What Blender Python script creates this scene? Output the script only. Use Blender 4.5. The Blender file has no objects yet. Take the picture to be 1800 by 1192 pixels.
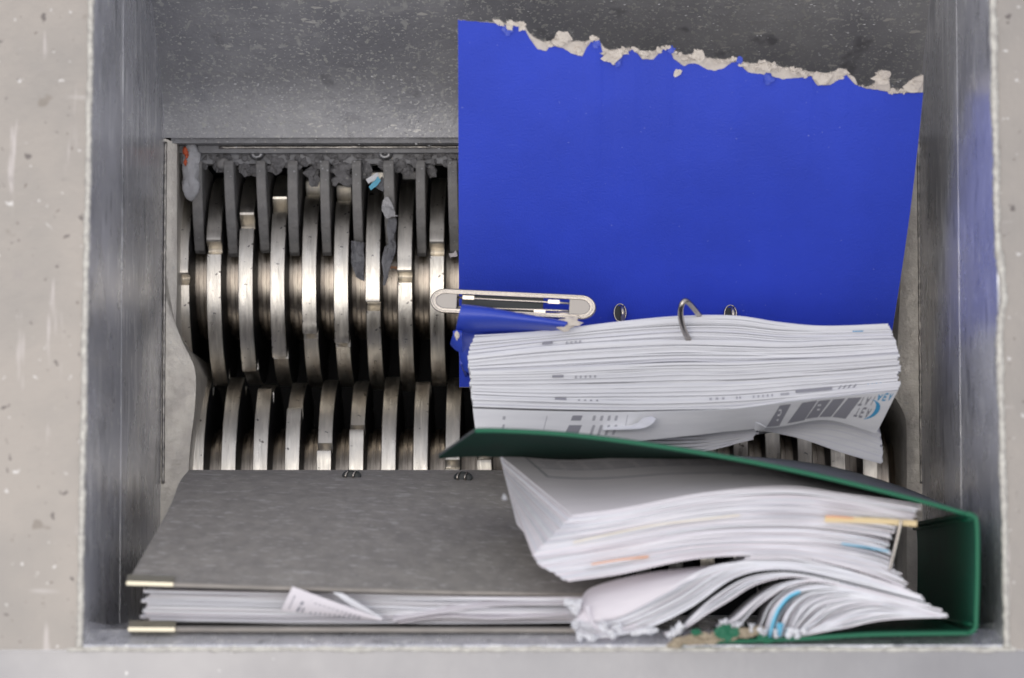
import bpy, math, random
from mathutils import Vector, Matrix, noise
random.seed(7)
SC = bpy.context.scene
COL = SC.collection
R = math.radians

# ------------------------------------------------------------------ camera
FPX = 5200.0
CAM_LOC = Vector((0.0, 0.0, 1.9))
camd = bpy.data.cameras.new('camera')
camd.sensor_width = 36.0
camd.lens = 36.0 * FPX / 1800.0
camd.clip_start = 0.05
camd.clip_end = 50.0
camd.dof.use_dof = True
camd.dof.focus_distance = 2.20
camd.dof.aperture_fstop = 5.6
cam = bpy.data.objects.new('camera', camd)
COL.objects.link(cam)
cam.location = CAM_LOC
cam.rotation_euler = (R(5.0), math.atan(60 / FPX), 0)
SC.camera = cam
CAM_R = cam.rotation_euler.to_matrix()
SC.render.resolution_x = 1024
SC.render.resolution_y = 678

# ------------------------------------------------------------------ light
SC.view_settings.view_transform = 'Standard'
SC.view_settings.look = 'None'
SC.view_settings.exposure = 0.0
SC.view_settings.gamma = 1.0
W = bpy.data.worlds.new('World')
SC.world = W
W.use_nodes = True
bg = W.node_tree.nodes['Background']
bg.inputs[0].default_value = (0.92, 0.93, 1.0, 1)
bg.inputs[1].default_value = 0.95


def area(name, loc, target, sx, sy, watts, color):
    l = bpy.data.lights.new(name, 'AREA')
    l.shape = 'RECTANGLE'
    l.size = sx
    l.size_y = sy
    l.energy = watts
    l.color = color
    o = bpy.data.objects.new(name, l)
    COL.objects.link(o)
    o.location = loc
    d = Vector(target) - Vector(loc)
    o.rotation_euler = d.to_track_quat('-Z', 'Y').to_euler()
    return o


area('ceiling_lamp', (-0.60, -0.10, 2.7), (0, 0, -0.3), 1.8, 1.5, 27, (1.0, 0.93, 0.83))

# ------------------------------------------------------------------ helpers


def P(px, py, z):
    """point of the place on the level z seen at photograph pixel (px, py)"""
    d = CAM_R @ Vector(((px - 900) / FPX, -(py - 596) / FPX, -1.0))
    t = (z - CAM_LOC.z) / d.z
    return CAM_LOC + d * t


def rnd(a, b):
    return random.uniform(a, b)


def link(name, me, parent=None, loc=None):
    o = bpy.data.objects.new(name, me)
    COL.objects.link(o)
    if parent is not None:
        o.parent = parent
    if loc is not None:
        o.location = loc
    return o


def wloc(o):
    v = Vector((0, 0, 0))
    while o is not None:
        v += o.location
        o = o.parent
    return v


def thing(name, label, cat, loc=(0, 0, 0), group=None):
    o = bpy.data.objects.new(name, None)
    o.empty_display_size = 0.02
    COL.objects.link(o)
    o.location = loc
    o['label'] = label
    o['category'] = cat
    if group:
        o['group'] = group
    return o


def mesh(name, vs, fs, m, parent=None, smooth=False, at=None):
    off = wloc(parent) if parent is not None else Vector((0, 0, 0))
    a = Vector(at) if at is not None else off
    me = bpy.data.meshes.new(name)
    me.from_pydata([tuple(Vector(v) - a) for v in vs], [], fs)
    me.validate()
    me.update()
    if m:
        me.materials.append(m)
    if smooth:
        for p in me.polygons:
            p.use_smooth = True
    return link(name, me, parent, a - off)


def cr(pts, n):
    """resample a control polyline as a Catmull-Rom curve, n+1 points"""
    pts = [Vector(p) for p in pts]
    k = len(pts)
    out = []
    for i in range(n + 1):
        t = i / n * (k - 1)
        j = min(int(t), k - 2)
        f = t - j
        p0 = pts[max(j - 1, 0)]
        p1 = pts[j]
        p2 = pts[j + 1]
        p3 = pts[min(j + 2, k - 1)]
        out.append(0.5 * ((2 * p1) + (-p0 + p2) * f + (2 * p0 - 5 * p1 + 4 * p2 - p3) * f * f
                          + (-p0 + 3 * p1 - 3 * p2 + p3) * f ** 3))
    return out


def PP(pts, z=None):
    return [P(p[0], p[1], p[2] if len(p) > 2 else z) for p in pts]


def gnormal(g, i, j):
    ni, nj = len(g), len(g[0])
    a = g[min(i + 1, ni - 1)][j] - g[max(i - 1, 0)][j]
    b = g[i][min(j + 1, nj - 1)] - g[i][max(j - 1, 0)]
    n = a.cross(b)
    if n.length < 1e-12:
        n = Vector((0, 0, 1))
    n.normalize()
    return n


def slab_data(g, t):
    """closed sheet of thickness t round the grid g; the rim has its own vertices"""
    ni, nj = len(g), len(g[0])
    vs, fs = [], []
    N = [[gnormal(g, i, j) for j in range(nj)] for i in range(ni)]
    for s in (1, -1):
        b = len(vs)
        for i in range(ni):
            for j in range(nj):
                vs.append(g[i][j] + N[i][j] * (t / 2 * s))
        for i in range(ni - 1):
            for j in range(nj - 1):
                q = [b + i * nj + j, b + (i + 1) * nj + j, b + (i + 1) * nj + j + 1, b + i * nj + j + 1]
                fs.append(q if s == 1 else q[::-1])
    def rim(idx):
        b = len(vs)
        for (i, j) in idx:
            vs.append(g[i][j] + N[i][j] * (t / 2))
            vs.append(g[i][j] - N[i][j] * (t / 2))
        for k in range(len(idx) - 1):
            fs.append([b + 2 * k, b + 2 * k + 1, b + 2 * k + 3, b + 2 * k + 2])
    rim([(i, 0) for i in range(ni)])
    rim([(i, nj - 1) for i in range(ni)][::-1])
    rim([(0, j) for j in range(nj)][::-1])
    rim([(ni - 1, j) for j in range(nj)])
    return vs, fs


def slab(name, g, t, m, parent=None, smooth=True):
    vs, fs = slab_data(g, t)
    return mesh(name, vs, fs, m, parent, smooth)


def ruled(near, far, nu=28, nv=3, bow=0.0):
    """grid between two control curves (lists of points)"""
    a, b = cr(near, nu), cr(far, nu)
    g = []
    for i in range(nu + 1):
        row = []
        for j in range(nv + 1):
            f = j / nv
            p = a[i].lerp(b[i], f)
            p = p + Vector((0, bow * math.sin(math.pi * f), 0))
            row.append(p)
        g.append(row)
    return g


def box_data(c, s):
    x, y, z = c
    a, b, d = s[0] / 2, s[1] / 2, s[2] / 2
    vs = [(x + i * a, y + j * b, z + k * d) for k in (-1, 1) for j in (-1, 1) for i in (-1, 1)]
    fs = [(0, 2, 3, 1), (4, 5, 7, 6), (0, 1, 5, 4), (2, 6, 7, 3), (0, 4, 6, 2), (1, 3, 7, 5)]
    return vs, fs


def tube_data(pts, rad, seg=8, closed_ends=True):
    vs, fs = [], []
    n = len(pts)
    up = None
    for i, p in enumerate(pts):
        d = (pts[min(i + 1, n - 1)] - pts[max(i - 1, 0)]).normalized()
        if up is None:
            up = d.orthogonal().normalized()
        up = (up - d * up.dot(d)).normalized()
        s = d.cross(up)
        r = rad(i) if callable(rad) else rad
        for k in range(seg):
            a = 2 * math.pi * k / seg
            vs.append(p + (up * math.cos(a) + s * math.sin(a)) * r)
    for i in range(n - 1):
        for k in range(seg):
            k2 = (k + 1) % seg
            fs.append((i * seg + k, i * seg + k2, (i + 1) * seg + k2, (i + 1) * seg + k))
    if closed_ends:
        fs.append(tuple(range(seg))[::-1])
        fs.append(tuple((n - 1) * seg + k for k in range(seg)))
    return vs, fs


def join(datas):
    vs, fs = [], []
    for v, f in datas:
        b = len(vs)
        vs += [Vector(x) for x in v]
        fs += [tuple(b + i for i in q) for q in f]
    return vs, fs


# ------------------------------------------------------------------ materials
def mat(name, base, rough=0.5, metal=0.0, base2=None, vscale=20.0, vstretch=(1, 1, 1), vlo=0.35, vhi=0.65,
        specks=None, streaks=None, bump=0.0, bscale=200.0, bstretch=(1, 1, 1), rvar=0.0, spec=0.5, sheen=0.0,
        dark=None, sub=0.0, coat=0.0):
    m = bpy.data.materials.new(name)
    m.use_nodes = True
    nt = m.node_tree
    N, L = nt.nodes, nt.links
    b = N['Principled BSDF']
    b.inputs['Roughness'].default_value = rough
    b.inputs['Metallic'].default_value = metal
    b.inputs['Specular IOR Level'].default_value = spec
    b.inputs['Coat Weight'].default_value = coat
    tc = N.new('ShaderNodeTexCoord')

    def mapped(st):
        mp = N.new('ShaderNodeMapping')
        mp.inputs['Scale'].default_value = st
        L.new(tc.outputs['Object'], mp.inputs[0])
        return mp.outputs[0]

    def noi(scale, st=(1, 1, 1), detail=4, rg=0.6):
        n = N.new('ShaderNodeTexNoise')
        n.inputs['Scale'].default_value = scale
        n.inputs['Detail'].default_value = detail
        n.inputs['Roughness'].default_value = rg
        L.new(mapped(st), n.inputs['Vector'])
        return n.outputs['Fac']

    def ramp(src, lo, hi):
        r = N.new('ShaderNodeMapRange')
        r.inputs[1].default_value = lo
        r.inputs[2].default_value = hi
        r.clamp = True
        L.new(src, r.inputs[0])
        return r.outputs[0]

    def mix(fac, a, c):
        x = N.new('ShaderNodeMix')
        x.data_type = 'RGBA'
        L.new(fac, x.inputs[0])
        if isinstance(a, tuple):
            x.inputs[6].default_value = a + (1,)
        else:
            L.new(a, x.inputs[6])
        x.inputs[7].default_value = c + (1,)
        return x.outputs[2]

    colr = base
    if base2:
        colr = mix(ramp(noi(vscale, vstretch), vlo, vhi), colr, base2)
    for sp in (specks or []):     # (scale, threshold, colour)
        colr = mix(ramp(noi(sp[0], sp[3] if len(sp) > 3 else (1, 1, 1), 2, 0.5), sp[1], sp[1] + 0.03), colr, sp[2])
    for sp in (streaks or []):    # (scale, stretch, threshold, colour)
        colr = mix(ramp(noi(sp[0], sp[1], 3, 0.6), sp[2], sp[2] + 0.08), colr, sp[3])
    if isinstance(colr, tuple):
        b.inputs['Base Color'].default_value = colr + (1,)
    else:
        L.new(colr, b.inputs['Base Color'])
    if rvar:
        r = N.new('ShaderNodeMapRange')
        r.inputs[3].default_value = max(0.03, rough - rvar)
        r.inputs[4].default_value = min(1, rough + rvar)
        r.inputs[1].default_value = 0.3
        r.inputs[2].default_value = 0.7
        L.new(noi(vscale * 1.7, vstretch), r.inputs[0])
        L.new(r.outputs[0], b.inputs['Roughness'])
    if bump:
        bp = N.new('ShaderNodeBump')
        bp.inputs['Strength'].default_value = 1.0
        bp.inputs['Distance'].default_value = bump
        L.new(noi(bscale, bstretch, 5, 0.65), bp.inputs['Height'])
        L.new(bp.outputs[0], b.inputs['Normal'])
    return m


M = {}
M['rim'] = mat('scuffed_beige_metal', (0.385, 0.350, 0.315), 0.45, 0.15, (0.33, 0.305, 0.28), 9, vlo=0.4, vhi=0.6,
               specks=[(150, 0.69, (0.62, 0.60, 0.58)), (110, 0.70, (0.17, 0.15, 0.14)), (200, 0.70, (0.22, 0.19, 0.17)), (42, 0.71, (0.27, 0.24, 0.21))],
               streaks=[(14, (6, 0.7, 1), 0.64, (0.52, 0.48, 0.46)), (9, (0.8, 5, 1), 0.66, (0.50, 0.47, 0.45)), (30, (1.4, 1, 1), 0.68, (0.34, 0.31, 0.29))], bump=0.0006, bscale=110)
M['front'] = mat('grey_sheet_metal', (0.33, 0.325, 0.335), 0.36, 0.35, (0.28, 0.275, 0.285), 8,
                 specks=[(120, 0.73, (0.6, 0.6, 0.6))], bump=0.0002, bscale=60, rvar=0.06)
M['wall'] = mat('worn_steel_wall', (0.74, 0.74, 0.78), 0.28, 0.5, (0.56, 0.565, 0.60), 18, (1.5, 0.5, 0.5),
                specks=[(170, 0.68, (0.85, 0.85, 0.84), (1, 0.5, 0.5)), (320, 0.68, (0.85, 0.85, 0.84), (1, 0.5, 0.4))],
                streaks=[(75, (1, 0.22, 1), 0.57, (0.9, 0.9, 0.92)), (120, (1, 0.3, 1), 0.60, (0.95, 0.95, 0.95)), (60, (1, 0.3, 1), 0.60, (0.42, 0.425, 0.455)), (14, (1, 0.8, 1), 0.60, (0.45, 0.455, 0.485))],
                bump=0.0004, bscale=110, bstretch=(1, 0.35, 1), rvar=0.1)
M['ramp'] = mat('scratched_steel_ramp', (0.25, 0.252, 0.275), 0.5, 0.4, (0.37, 0.37, 0.385), 11,
                specks=[(210, 0.64, (0.42, 0.42, 0.41)), (380, 0.62, (0.5, 0.5, 0.49), (1, 1.6, 1)), (120, 0.70, (0.55, 0.54, 0.52), (0.6, 2, 1))],
                streaks=[(50, (0.6, 2.5, 1), 0.64, (0.36, 0.36, 0.37)), (28, (1, 1, 1), 0.62, (0.20, 0.20, 0.215)), (90, (1.6, 0.8, 1), 0.62, (0.42, 0.42, 0.42))],
                bump=0.0007, bscale=170, rvar=0.12)
M['bead'] = mat('ground_bright_edge', (0.66, 0.64, 0.58), 0.45, 0.4, (0.44, 0.42, 0.385), 190, bump=0.0012, bscale=260)
M['plate'] = mat('cast_side_plate', (0.72, 0.68, 0.61), 0.45, 0.4, (0.60, 0.56, 0.51), 60,
                 specks=[(210, 0.70, (0.62, 0.60, 0.56))], bump=0.0012, bscale=130, rvar=0.1)
M['disc'] = mat('ground_cutter_steel', (0.90, 0.85, 0.77), 0.36, 1.0, (0.66, 0.63, 0.575), 22, (7, 1, 1),
                specks=[(260, 0.70, (0.16, 0.15, 0.15)), (170, 0.72, (0.22, 0.20, 0.18), (0.6, 1, 1))],
                streaks=[(22, (20, 0.8, 0.8), 0.60, (0.92, 0.88, 0.80))],
                bump=0.0003, bscale=70, bstretch=(9, 1, 1), rvar=0.1)
M['discside'] = mat('dirty_shaded_disc_side', (0.07, 0.07, 0.075), 0.45, 0.6, (0.03, 0.03, 0.033), 60, bump=0.0003, bscale=200)  # dirty steel, blackened further: shade of the gaps between discs put into the colour
M['spacer'] = mat('bronze_tinted_spacer_steel', (0.66, 0.59, 0.50), 0.35, 1.0, (0.36, 0.31, 0.27), 25, (10, 1, 1),
                  bump=0.0001, bscale=70, bstretch=(9, 1, 1), rvar=0.08)
M['comb'] = mat('dusty_cast_comb', (0.31, 0.30, 0.295), 0.7, 0.2, (0.22, 0.217, 0.218), 70,
                specks=[(260, 0.69, (0.33, 0.32, 0.31))], bump=0.001, bscale=240)
M['rail'] = mat('dark_steel_rail', (0.32, 0.32, 0.335), 0.6, 0.3, (0.22, 0.22, 0.23), 60,
                specks=[(230, 0.68, (0.45, 0.43, 0.40))], bump=0.001, bscale=180)
M['lint'] = mat('grey_paper_dust', (0.27, 0.265, 0.275), 0.95, 0.0, (0.18, 0.177, 0.185), 180,
                specks=[(300, 0.68, (0.42, 0.41, 0.40))], bump=0.003, bscale=300)
M['edge'] = mat('polished_step_edge', (0.55, 0.52, 0.48), 0.35, 0.9, (0.22, 0.21, 0.2), 150, (1, 1, 1), bump=0.0008, bscale=200)
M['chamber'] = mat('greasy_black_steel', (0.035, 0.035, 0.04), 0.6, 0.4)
M['bolt'] = mat('dull_bolt_steel', (0.3, 0.3, 0.31), 0.4, 0.8, bump=0.0005, bscale=200)
M['blue'] = mat('blue_grained_cover', (0.036, 0.076, 0.62), 0.40, 0.0, (0.031, 0.066, 0.54), 12,
                specks=[(420, 0.755, (0.20, 0.24, 0.65))], streaks=[(60, (0.3, 3, 1), 0.735, (0.07, 0.12, 0.66))], bump=0.0004, bscale=700,
                rvar=0.04, spec=0.4)
M['bluefoil'] = mat('blue_cover_foil', (0.035, 0.075, 0.52), 0.33, 0.0, bump=0.0002, bscale=700, spec=0.5)
M['core'] = mat('raw_grey_cardboard', (0.74, 0.67, 0.59), 0.95, 0.0, (0.60, 0.54, 0.48), 90, bump=0.0006, bscale=500)
M['tan'] = mat('raw_tan_board', (0.44, 0.37, 0.27), 0.95, 0.0, (0.33, 0.27, 0.19), 130, bump=0.002, bscale=350)
M['paper'] = mat('white_paper', (0.80, 0.805, 0.835), 0.75, 0.0, (0.74, 0.745, 0.78), 30, (1, 6, 6), spec=0.25)
M['paper2'] = mat('warm_white_paper', (0.80, 0.76, 0.795), 0.75, 0.0, (0.76, 0.72, 0.76), 25, (1, 6, 6), spec=0.25)
M['paper3'] = mat('grey_white_paper', (0.72, 0.725, 0.78), 0.75, 0.0, spec=0.25)
M['yellow'] = mat('manila_divider', (0.72, 0.57, 0.33), 0.8)
M['cream'] = mat('cream_paper', (0.84, 0.78, 0.68), 0.8)
M['orange'] = mat('orange_edge_paper', (0.80, 0.42, 0.25), 0.8)
M['cyan'] = mat('light_blue_paper', (0.16, 0.50, 0.70), 0.8)
M['navy'] = mat('dark_blue_paper', (0.03, 0.06, 0.22), 0.7)
M['ink'] = mat('grey_print', (0.29, 0.29, 0.33), 0.8)
M['inkl'] = mat('faint_grey_print', (0.42, 0.42, 0.46), 0.8)
M['inkb'] = mat('blue_print', (0.06, 0.33, 0.60), 0.8)
M['black'] = mat('grey_fibre_board', (0.30, 0.282, 0.262), 0.8, 0.0, (0.235, 0.222, 0.21), 90,
                 streaks=[(110, (0.6, 1.8, 1.8), 0.59, (0.37, 0.355, 0.34)), (210, (0.5, 2.0, 2.0), 0.60, (0.40, 0.385, 0.37))],
                 bump=0.0003, bscale=400, spec=0.3)
M['blackedge'] = mat('board_edge', (0.36, 0.33, 0.30), 0.8, 0.0, (0.26, 0.24, 0.22), 120, (0.3, 2, 2))
M['protector'] = mat('nickel_corner_protector', (0.52, 0.49, 0.40), 0.42, 1.0, bump=0.0002, bscale=150)
M['green'] = mat('green_binder_cover', (0.006, 0.115, 0.062), 0.42, 0.0, (0.005, 0.095, 0.05), 30, bump=0.0003, bscale=700)
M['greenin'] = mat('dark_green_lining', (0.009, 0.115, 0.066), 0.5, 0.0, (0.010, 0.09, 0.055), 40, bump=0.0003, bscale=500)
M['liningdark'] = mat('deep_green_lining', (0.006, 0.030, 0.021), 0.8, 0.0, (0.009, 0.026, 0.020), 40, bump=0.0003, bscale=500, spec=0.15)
M['greyout'] = mat('grey_marbled_lining', (0.09, 0.095, 0.10), 0.7, 0.0, (0.05, 0.056, 0.062), 50)
M['greenhi'] = mat('green_cover_edge', (0.005, 0.125, 0.06), 0.55, 0.0)
M['nickel'] = mat('nickel_plated_steel', (0.48, 0.44, 0.40), 0.2, 1.0, bump=0.0001, bscale=120)
M['satin'] = mat('satin_nickel', (0.22, 0.21, 0.205), 0.35, 1.0)
M['plastic_slotshade'] = mat('black_plastic_and_slot_shade', (0.01, 0.015, 0.018), 0.5)  # black plastic parts, and the discs that paint the dark inside the ring slots
M['wad'] = mat('grey_white_wad', (0.55, 0.55, 0.57), 0.95, 0.0, (0.45, 0.45, 0.47), 90, bump=0.002, bscale=220)
M['red'] = mat('orange_red_paint', (0.60, 0.12, 0.05), 0.8)
M['foil'] = mat('grey_torn_foil', (0.24, 0.245, 0.265), 0.6, 0.0, (0.17, 0.17, 0.19), 90, bump=0.002, bscale=160)

# ------------------------------------------------------------------ the shredder
ZO = -0.362          # level of the mouth of the cutting chamber
ZF = -0.14           # level where the two wall sheets meet
sh = thing('paper_shredder', 'open steel hopper of an industrial shredder with two shafts of interleaved cutter discs', 'shredder',
           P(950, 600, -0.62))


def quadgrid(a, b, c, d, n=1, k=1):
    return [[(a.lerp(b, i / n)).lerp(d.lerp(c, i / n), j / k) for j in range(k + 1)] for i in range(n + 1)]


def xl_rim(y):
    return 163 - 0.0175 * y


def xr_rim(y):
    return 1742 + 0.022 * y


TOP = -420
# rim sheets (4 mm thick, their upper face at z=0)
def plate(name, pts, m, z=0.0, t=0.004):
    n = len(pts)
    vs = [Vector((p.x, p.y, z)) for p in pts] + [Vector((p.x, p.y, z - t)) for p in pts]
    fs = [tuple(range(n)), tuple(range(n, 2 * n))[::-1]] + [(i, n + i, n + (i + 1) % n, (i + 1) % n)[::-1] for i in range(n)]
    return mesh(name, vs, fs, m, sh)


plate('rim_plate', [P(-700, 1143, 0), P(xl_rim(1143) - 4, 1143, 0), P(xl_rim(TOP) - 4, TOP, 0), P(-700, TOP, 0)], M['rim'])
plate('rim_plate', [P(xr_rim(1143) + 4, 1143, 0), P(2500, 1143, 0), P(2500, TOP, 0), P(xr_rim(TOP) + 4, TOP, 0)], M['rim'])
plate('front_plate', [P(-700, 1900, 0), P(2500, 1900, 0), P(2500, 1144, 0), P(-700, 1144, 0)], M['front'], -0.0015)
plate('back_plate', [P(-700, TOP, 0), P(2500, TOP, 0), P(2500, -1200, 0), P(-700, -1200, 0)], M['rim'])


def bead(pts, n, r0, z0=0.0):
    c = cr([P(x, y, z0) for x, y in pts], n)
    out = []
    for i, p in enumerate(c):
        q = noise.noise_vector(p * 45) * 0.0005 + noise.noise_vector(p * 160) * 0.0005
        out.append(p + Vector((q.x, q.y, q.z * 0.5)))
    vs, fs = tube_data(out, lambda i: r0 * (1 + 0.30 * noise.noise(out[i] * 70) + 0.22 * noise.noise(out[i] * 260)), 10)
    return mesh('edge_bead', vs, fs, M['bead'], sh, True)


bead([(xl_rim(y) - 3, y) for y in (TOP, -100, 200, 500, 800, 1000, 1138)], 420, 0.0024, -0.0006)
bead([(xr_rim(y) + 3 + (9 if 480 < y < 560 else 0), y) for y in (TOP, -100, 130, 300, 430, 510, 580, 700, 900, 1020, 1138)], 420, 0.0026, -0.0006)
bead([(x, 1141) for x in (120, 300, 500, 700, 900, 1100, 1300, 1500, 1785)], 420, 0.0019, -0.0018)

# side walls: an upper sheet and a lower sheet with a 1.2 mm lap where they meet
for side in (0, 1):
    xr = (lambda y: xl_rim(y)) if side == 0 else (lambda y: xr_rim(y))
    s = 1 if side == 0 else -1
    up, lo = [], []
    fold = (lambda y: 217 - 0.006 * y) if side == 0 else (lambda y: 1681 + 0.010 * y)
    open_ = (lambda y: 292 - 0.011 * y) if side == 0 else (lambda y: 1612 + 0.010 * y)
    ys_r = [TOP, 300, 700, 1139]
    ys_f = [-420, 280, 690, 1104]
    ys_o = [-420, 260, 680, 1086]
    gu = [[P(xr(a), a, -0.001), P(fold(b), b, ZF)] for a, b in zip(ys_r, ys_f)]
    gl = [[P(fold(b) + s * 0.35, b, ZF), P(open_(c), c, ZO)] for b, c in zip(ys_f, ys_o)]
    for nm, g in (('wall_sheet', gu), ('wall_sheet', gl)):
        vs, fs = [], []
        for row in g:
            for v in row:
                vs.append(v)
                vs.append(v - Vector((s * 0.006, 0, 0)))
        n = len(g)
        for i in range(n - 1):
            a = i * 4
            fs += [(a, a + 2, a + 6, a + 4), (a + 1, a + 5, a + 7, a + 3), (a, a + 4, a + 5, a + 1), (a + 2, a + 3, a + 7, a + 6)]
        fs += [(0, 1, 3, 2), (4 * n - 4, 4 * n - 2, 4 * n - 1, 4 * n - 3)]
        mesh(nm, vs, fs, M['wall'], sh)

# front wall slopes inwards under the front rim
gf = [[P(x, y, z) for x in xs] for (y, z, xs) in ((1139, -0.001, (120, 600, 1200, 1790)), (1112, -0.026, (150, 650, 1180, 1760)),
                                               (1086, ZO, (260, 700, 1150, 1640)))]
slab('front_wall', gf, 0.004, M['wall'], sh, False)
# corner gussets
for (a, b, c) in (((146, 1137, 0), (150, 1092, -0.02), (196, 1100, -0.06)), ((1767, 1137, 0), (1762, 1092, -0.02), (1712, 1100, -0.06))):
    A, B, C = P(*a), P(*b), P(*c)
    D = Vector((0, 0, -0.004))
    mesh('corner_gusset', [A, B, C, A + D, B + D, C + D], [(0, 1, 2), (5, 4, 3), (0, 3, 4, 1), (1, 4, 5, 2), (2, 5, 3, 0)], M['wall'], sh)

# ramp behind the mouth, and the back wall above it
n = 40
gr = []
rs = [(241, ZO), (195, -0.358), (130, -0.341), (0, -0.287), (-190, -0.225), (-260, -0.2)]
for (y, z) in rs:
    xa = P(292, 240, ZO).x - 0.012
    xb = P(1615, 240, ZO).x + 0.012
    w = (z - ZO) * 0.10
    yy = P(950, y, z).y
    gr.append([Vector((xa - w + (xb - xa + 2 * w) * i / n, yy, z)) for i in range(n + 1)])
slab('feed_ramp', gr, 0.005, M['ramp'], sh, True)
yb = P(950, -258, -0.2).y
slab('back_wall', [[Vector((x, yb, -0.2)), Vector((x, yb + 0.03, 0))] for x in (-0.38, 0, 0.42)], 0.005, M['ramp'], sh, False)

# rail under the ramp lip carrying the comb
yl = P(950, 240, ZO).y
x0, x1 = P(300, 250, ZO).x, P(1612, 250, ZO).x
vs, fs = join([box_data(((x0 + x1) / 2, yl - 0.0015, ZO - 0.012), (x1 - x0, 0.006, 0.02)),
               box_data(((x0 + x1) / 2, yl - 0.004, ZO - 0.022), (x1 - x0, 0.012, 0.012))])
mesh('comb_rail', vs, fs, M['rail'], sh)
yr = P(950, 258, ZO - 0.014).y
pts = [Vector((P(385, 258, -.376).x + (x1 - P(385, 258, -.376).x) * i / 160, yr + noise.noise(Vector((i * .7, 0, 0))) * 0.0004,
               -0.3765)) for i in range(161)]
vs, fs = tube_data(pts, lambda i: 0.0011 + 0.0005 * noise.noise(Vector((i * .45, 3, 0))), 8)
mesh('rail_edge', vs, fs, M['edge'], sh, True)
yf0 = P(950, 262, -0.385).y
yf1 = P(950, 288, -0.388).y
vs, fs = join([box_data(((x0 + x1) / 2, (yf0 + yf1) / 2, -0.3905), (x1 - x0, abs(yf0 - yf1), 0.01))])
comb_bar = mesh('comb_bar', vs, fs, M['rail'], sh)
for bx in (452, 677, 905, 1130, 1355):
    c = P(bx, 271, -0.3845)
    vs, fs = [], []
    prof = [(0.0062, -0.001), (0.0062, 0.0015), (0.0048, 0.0032), (0.0022, 0.0040), (0.0018, 0.0028), (0.0, 0.0026)]
    sg = 16
    for (r, h) in prof:
        for k in range(sg):
            a = 2 * math.pi * k / sg
            vs.append(c + Vector((r * math.cos(a), r * 0.8 * math.sin(a), h)))
    for i in range(len(prof) - 1):
        for k in range(sg):
            fs.append((i * sg + k, i * sg + (k + 1) % sg, (i + 1) * sg + (k + 1) % sg, (i + 1) * sg + k))
    mesh('bolt', vs, fs, M['bolt'], comb_bar, True)

# shafts ----------------------------------------------------------------
ZC = -0.470
RD = 0.0865
X0 = P(375, 500, -0.385).x
PITCH = (P(767.5, 500, -0.385).x - X0) / 7.0
YU = P(950, 493, ZC).y
YL = P(950, 858, ZC).y
DW = 0.0116


def disc_mesh(mirror):
    prof = []
    nt = 4
    na = 128
    for i in range(na):
        a = 2 * math.pi * i / na
        s = (a * nt / (2 * math.pi)) % 1.0
        r = 0.0815 + 0.0075 * s ** 1.3
        prof.append((a, r))
    prof2 = []
    for i, (a, r) in enumerate(prof):
        s = (a * nt / (2 * math.pi)) % 1.0
        if s < 1e-6:                     # the hook: tip, undercut, root
            prof2 += [(a - 0.045, 0.0895), (a - 0.015, 0.0893), (a - 0.002, 0.0880), (a + 0.010, 0.0770), (a + 0.035, 0.0740), (a + 0.060, 0.0755), (a + 0.085, 0.0795)]
        elif s < 0.06 or s > 0.965:
            continue
        else:
            prof2.append((a, r))
    h = DW / 2
    bev = 0.0008
    rings = [(-h, -bev), (-h + bev * 0.6, 0), (h - bev * 0.6, 0), (h, -bev)]
    vs, fs = [], []
    n = len(prof2)
    jit = [rnd(-0.0005, 0.0004) for _ in range(n)]
    for ri, (x, dr) in enumerate(rings):
        for j, (a, r) in enumerate(prof2):
            if mirror:
                a = -a
            rr = r + dr + (jit[j] if ri in (0, 3) else 0)
            vs.append((x, -rr * math.sin(a), rr * math.cos(a)))
    for i in range(3):
        for j in range(n):
            j2 = (j + 1) % n
            fs.append((i * n + j, i * n + j2, (i + 1) * n + j2, (i + 1) * n + j))
    fs.append(tuple(range(n)))
    fs.append(tuple(3 * n + j for j in range(n))[::-1])
    me = bpy.data.meshes.new('cutter_disc')
    me.from_pydata(vs, [], fs)
    me.materials.append(M['disc'])
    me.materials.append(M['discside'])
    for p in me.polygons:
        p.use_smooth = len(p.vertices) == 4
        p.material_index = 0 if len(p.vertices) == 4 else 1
    me.set_sharp_from_angle(angle=R(35))
    return me


def spacer_mesh(rad, w):
    prof = []
    xs = [-w / 2, -w * 0.28, -w * 0.28, -w * 0.24, -w * 0.24, w * 0.02, w * 0.02, w * 0.055, w * 0.055, w * 0.34, w * 0.34, w / 2]
    rs_ = [rad * 0.93, rad * 0.93, rad * 0.90, rad * 0.90, rad, rad, rad * 0.94, rad * 0.94, rad, rad, rad * 0.95, rad * 0.95]
    vs, fs = [], []
    sg = 56
    for x, r in zip(xs, rs_):
        for k in range(sg):
            a = 2 * math.pi * k / sg
            vs.append((x, r * math.sin(a), r * math.cos(a)))
    for i in range(len(xs) - 1):
        for k in range(sg):
            fs.append((i * sg + k, (i + 1) * sg + k, (i + 1) * sg + (k + 1) % sg, i * sg + (k + 1) % sg))
    me = bpy.data.meshes.new('spacer_ring')
    me.from_pydata(vs, [], fs)
    me.materials.append(M['spacer'])
    for p in me.polygons:
        p.use_smooth = True
    me.set_sharp_from_angle(angle=R(35))
    return me


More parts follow.
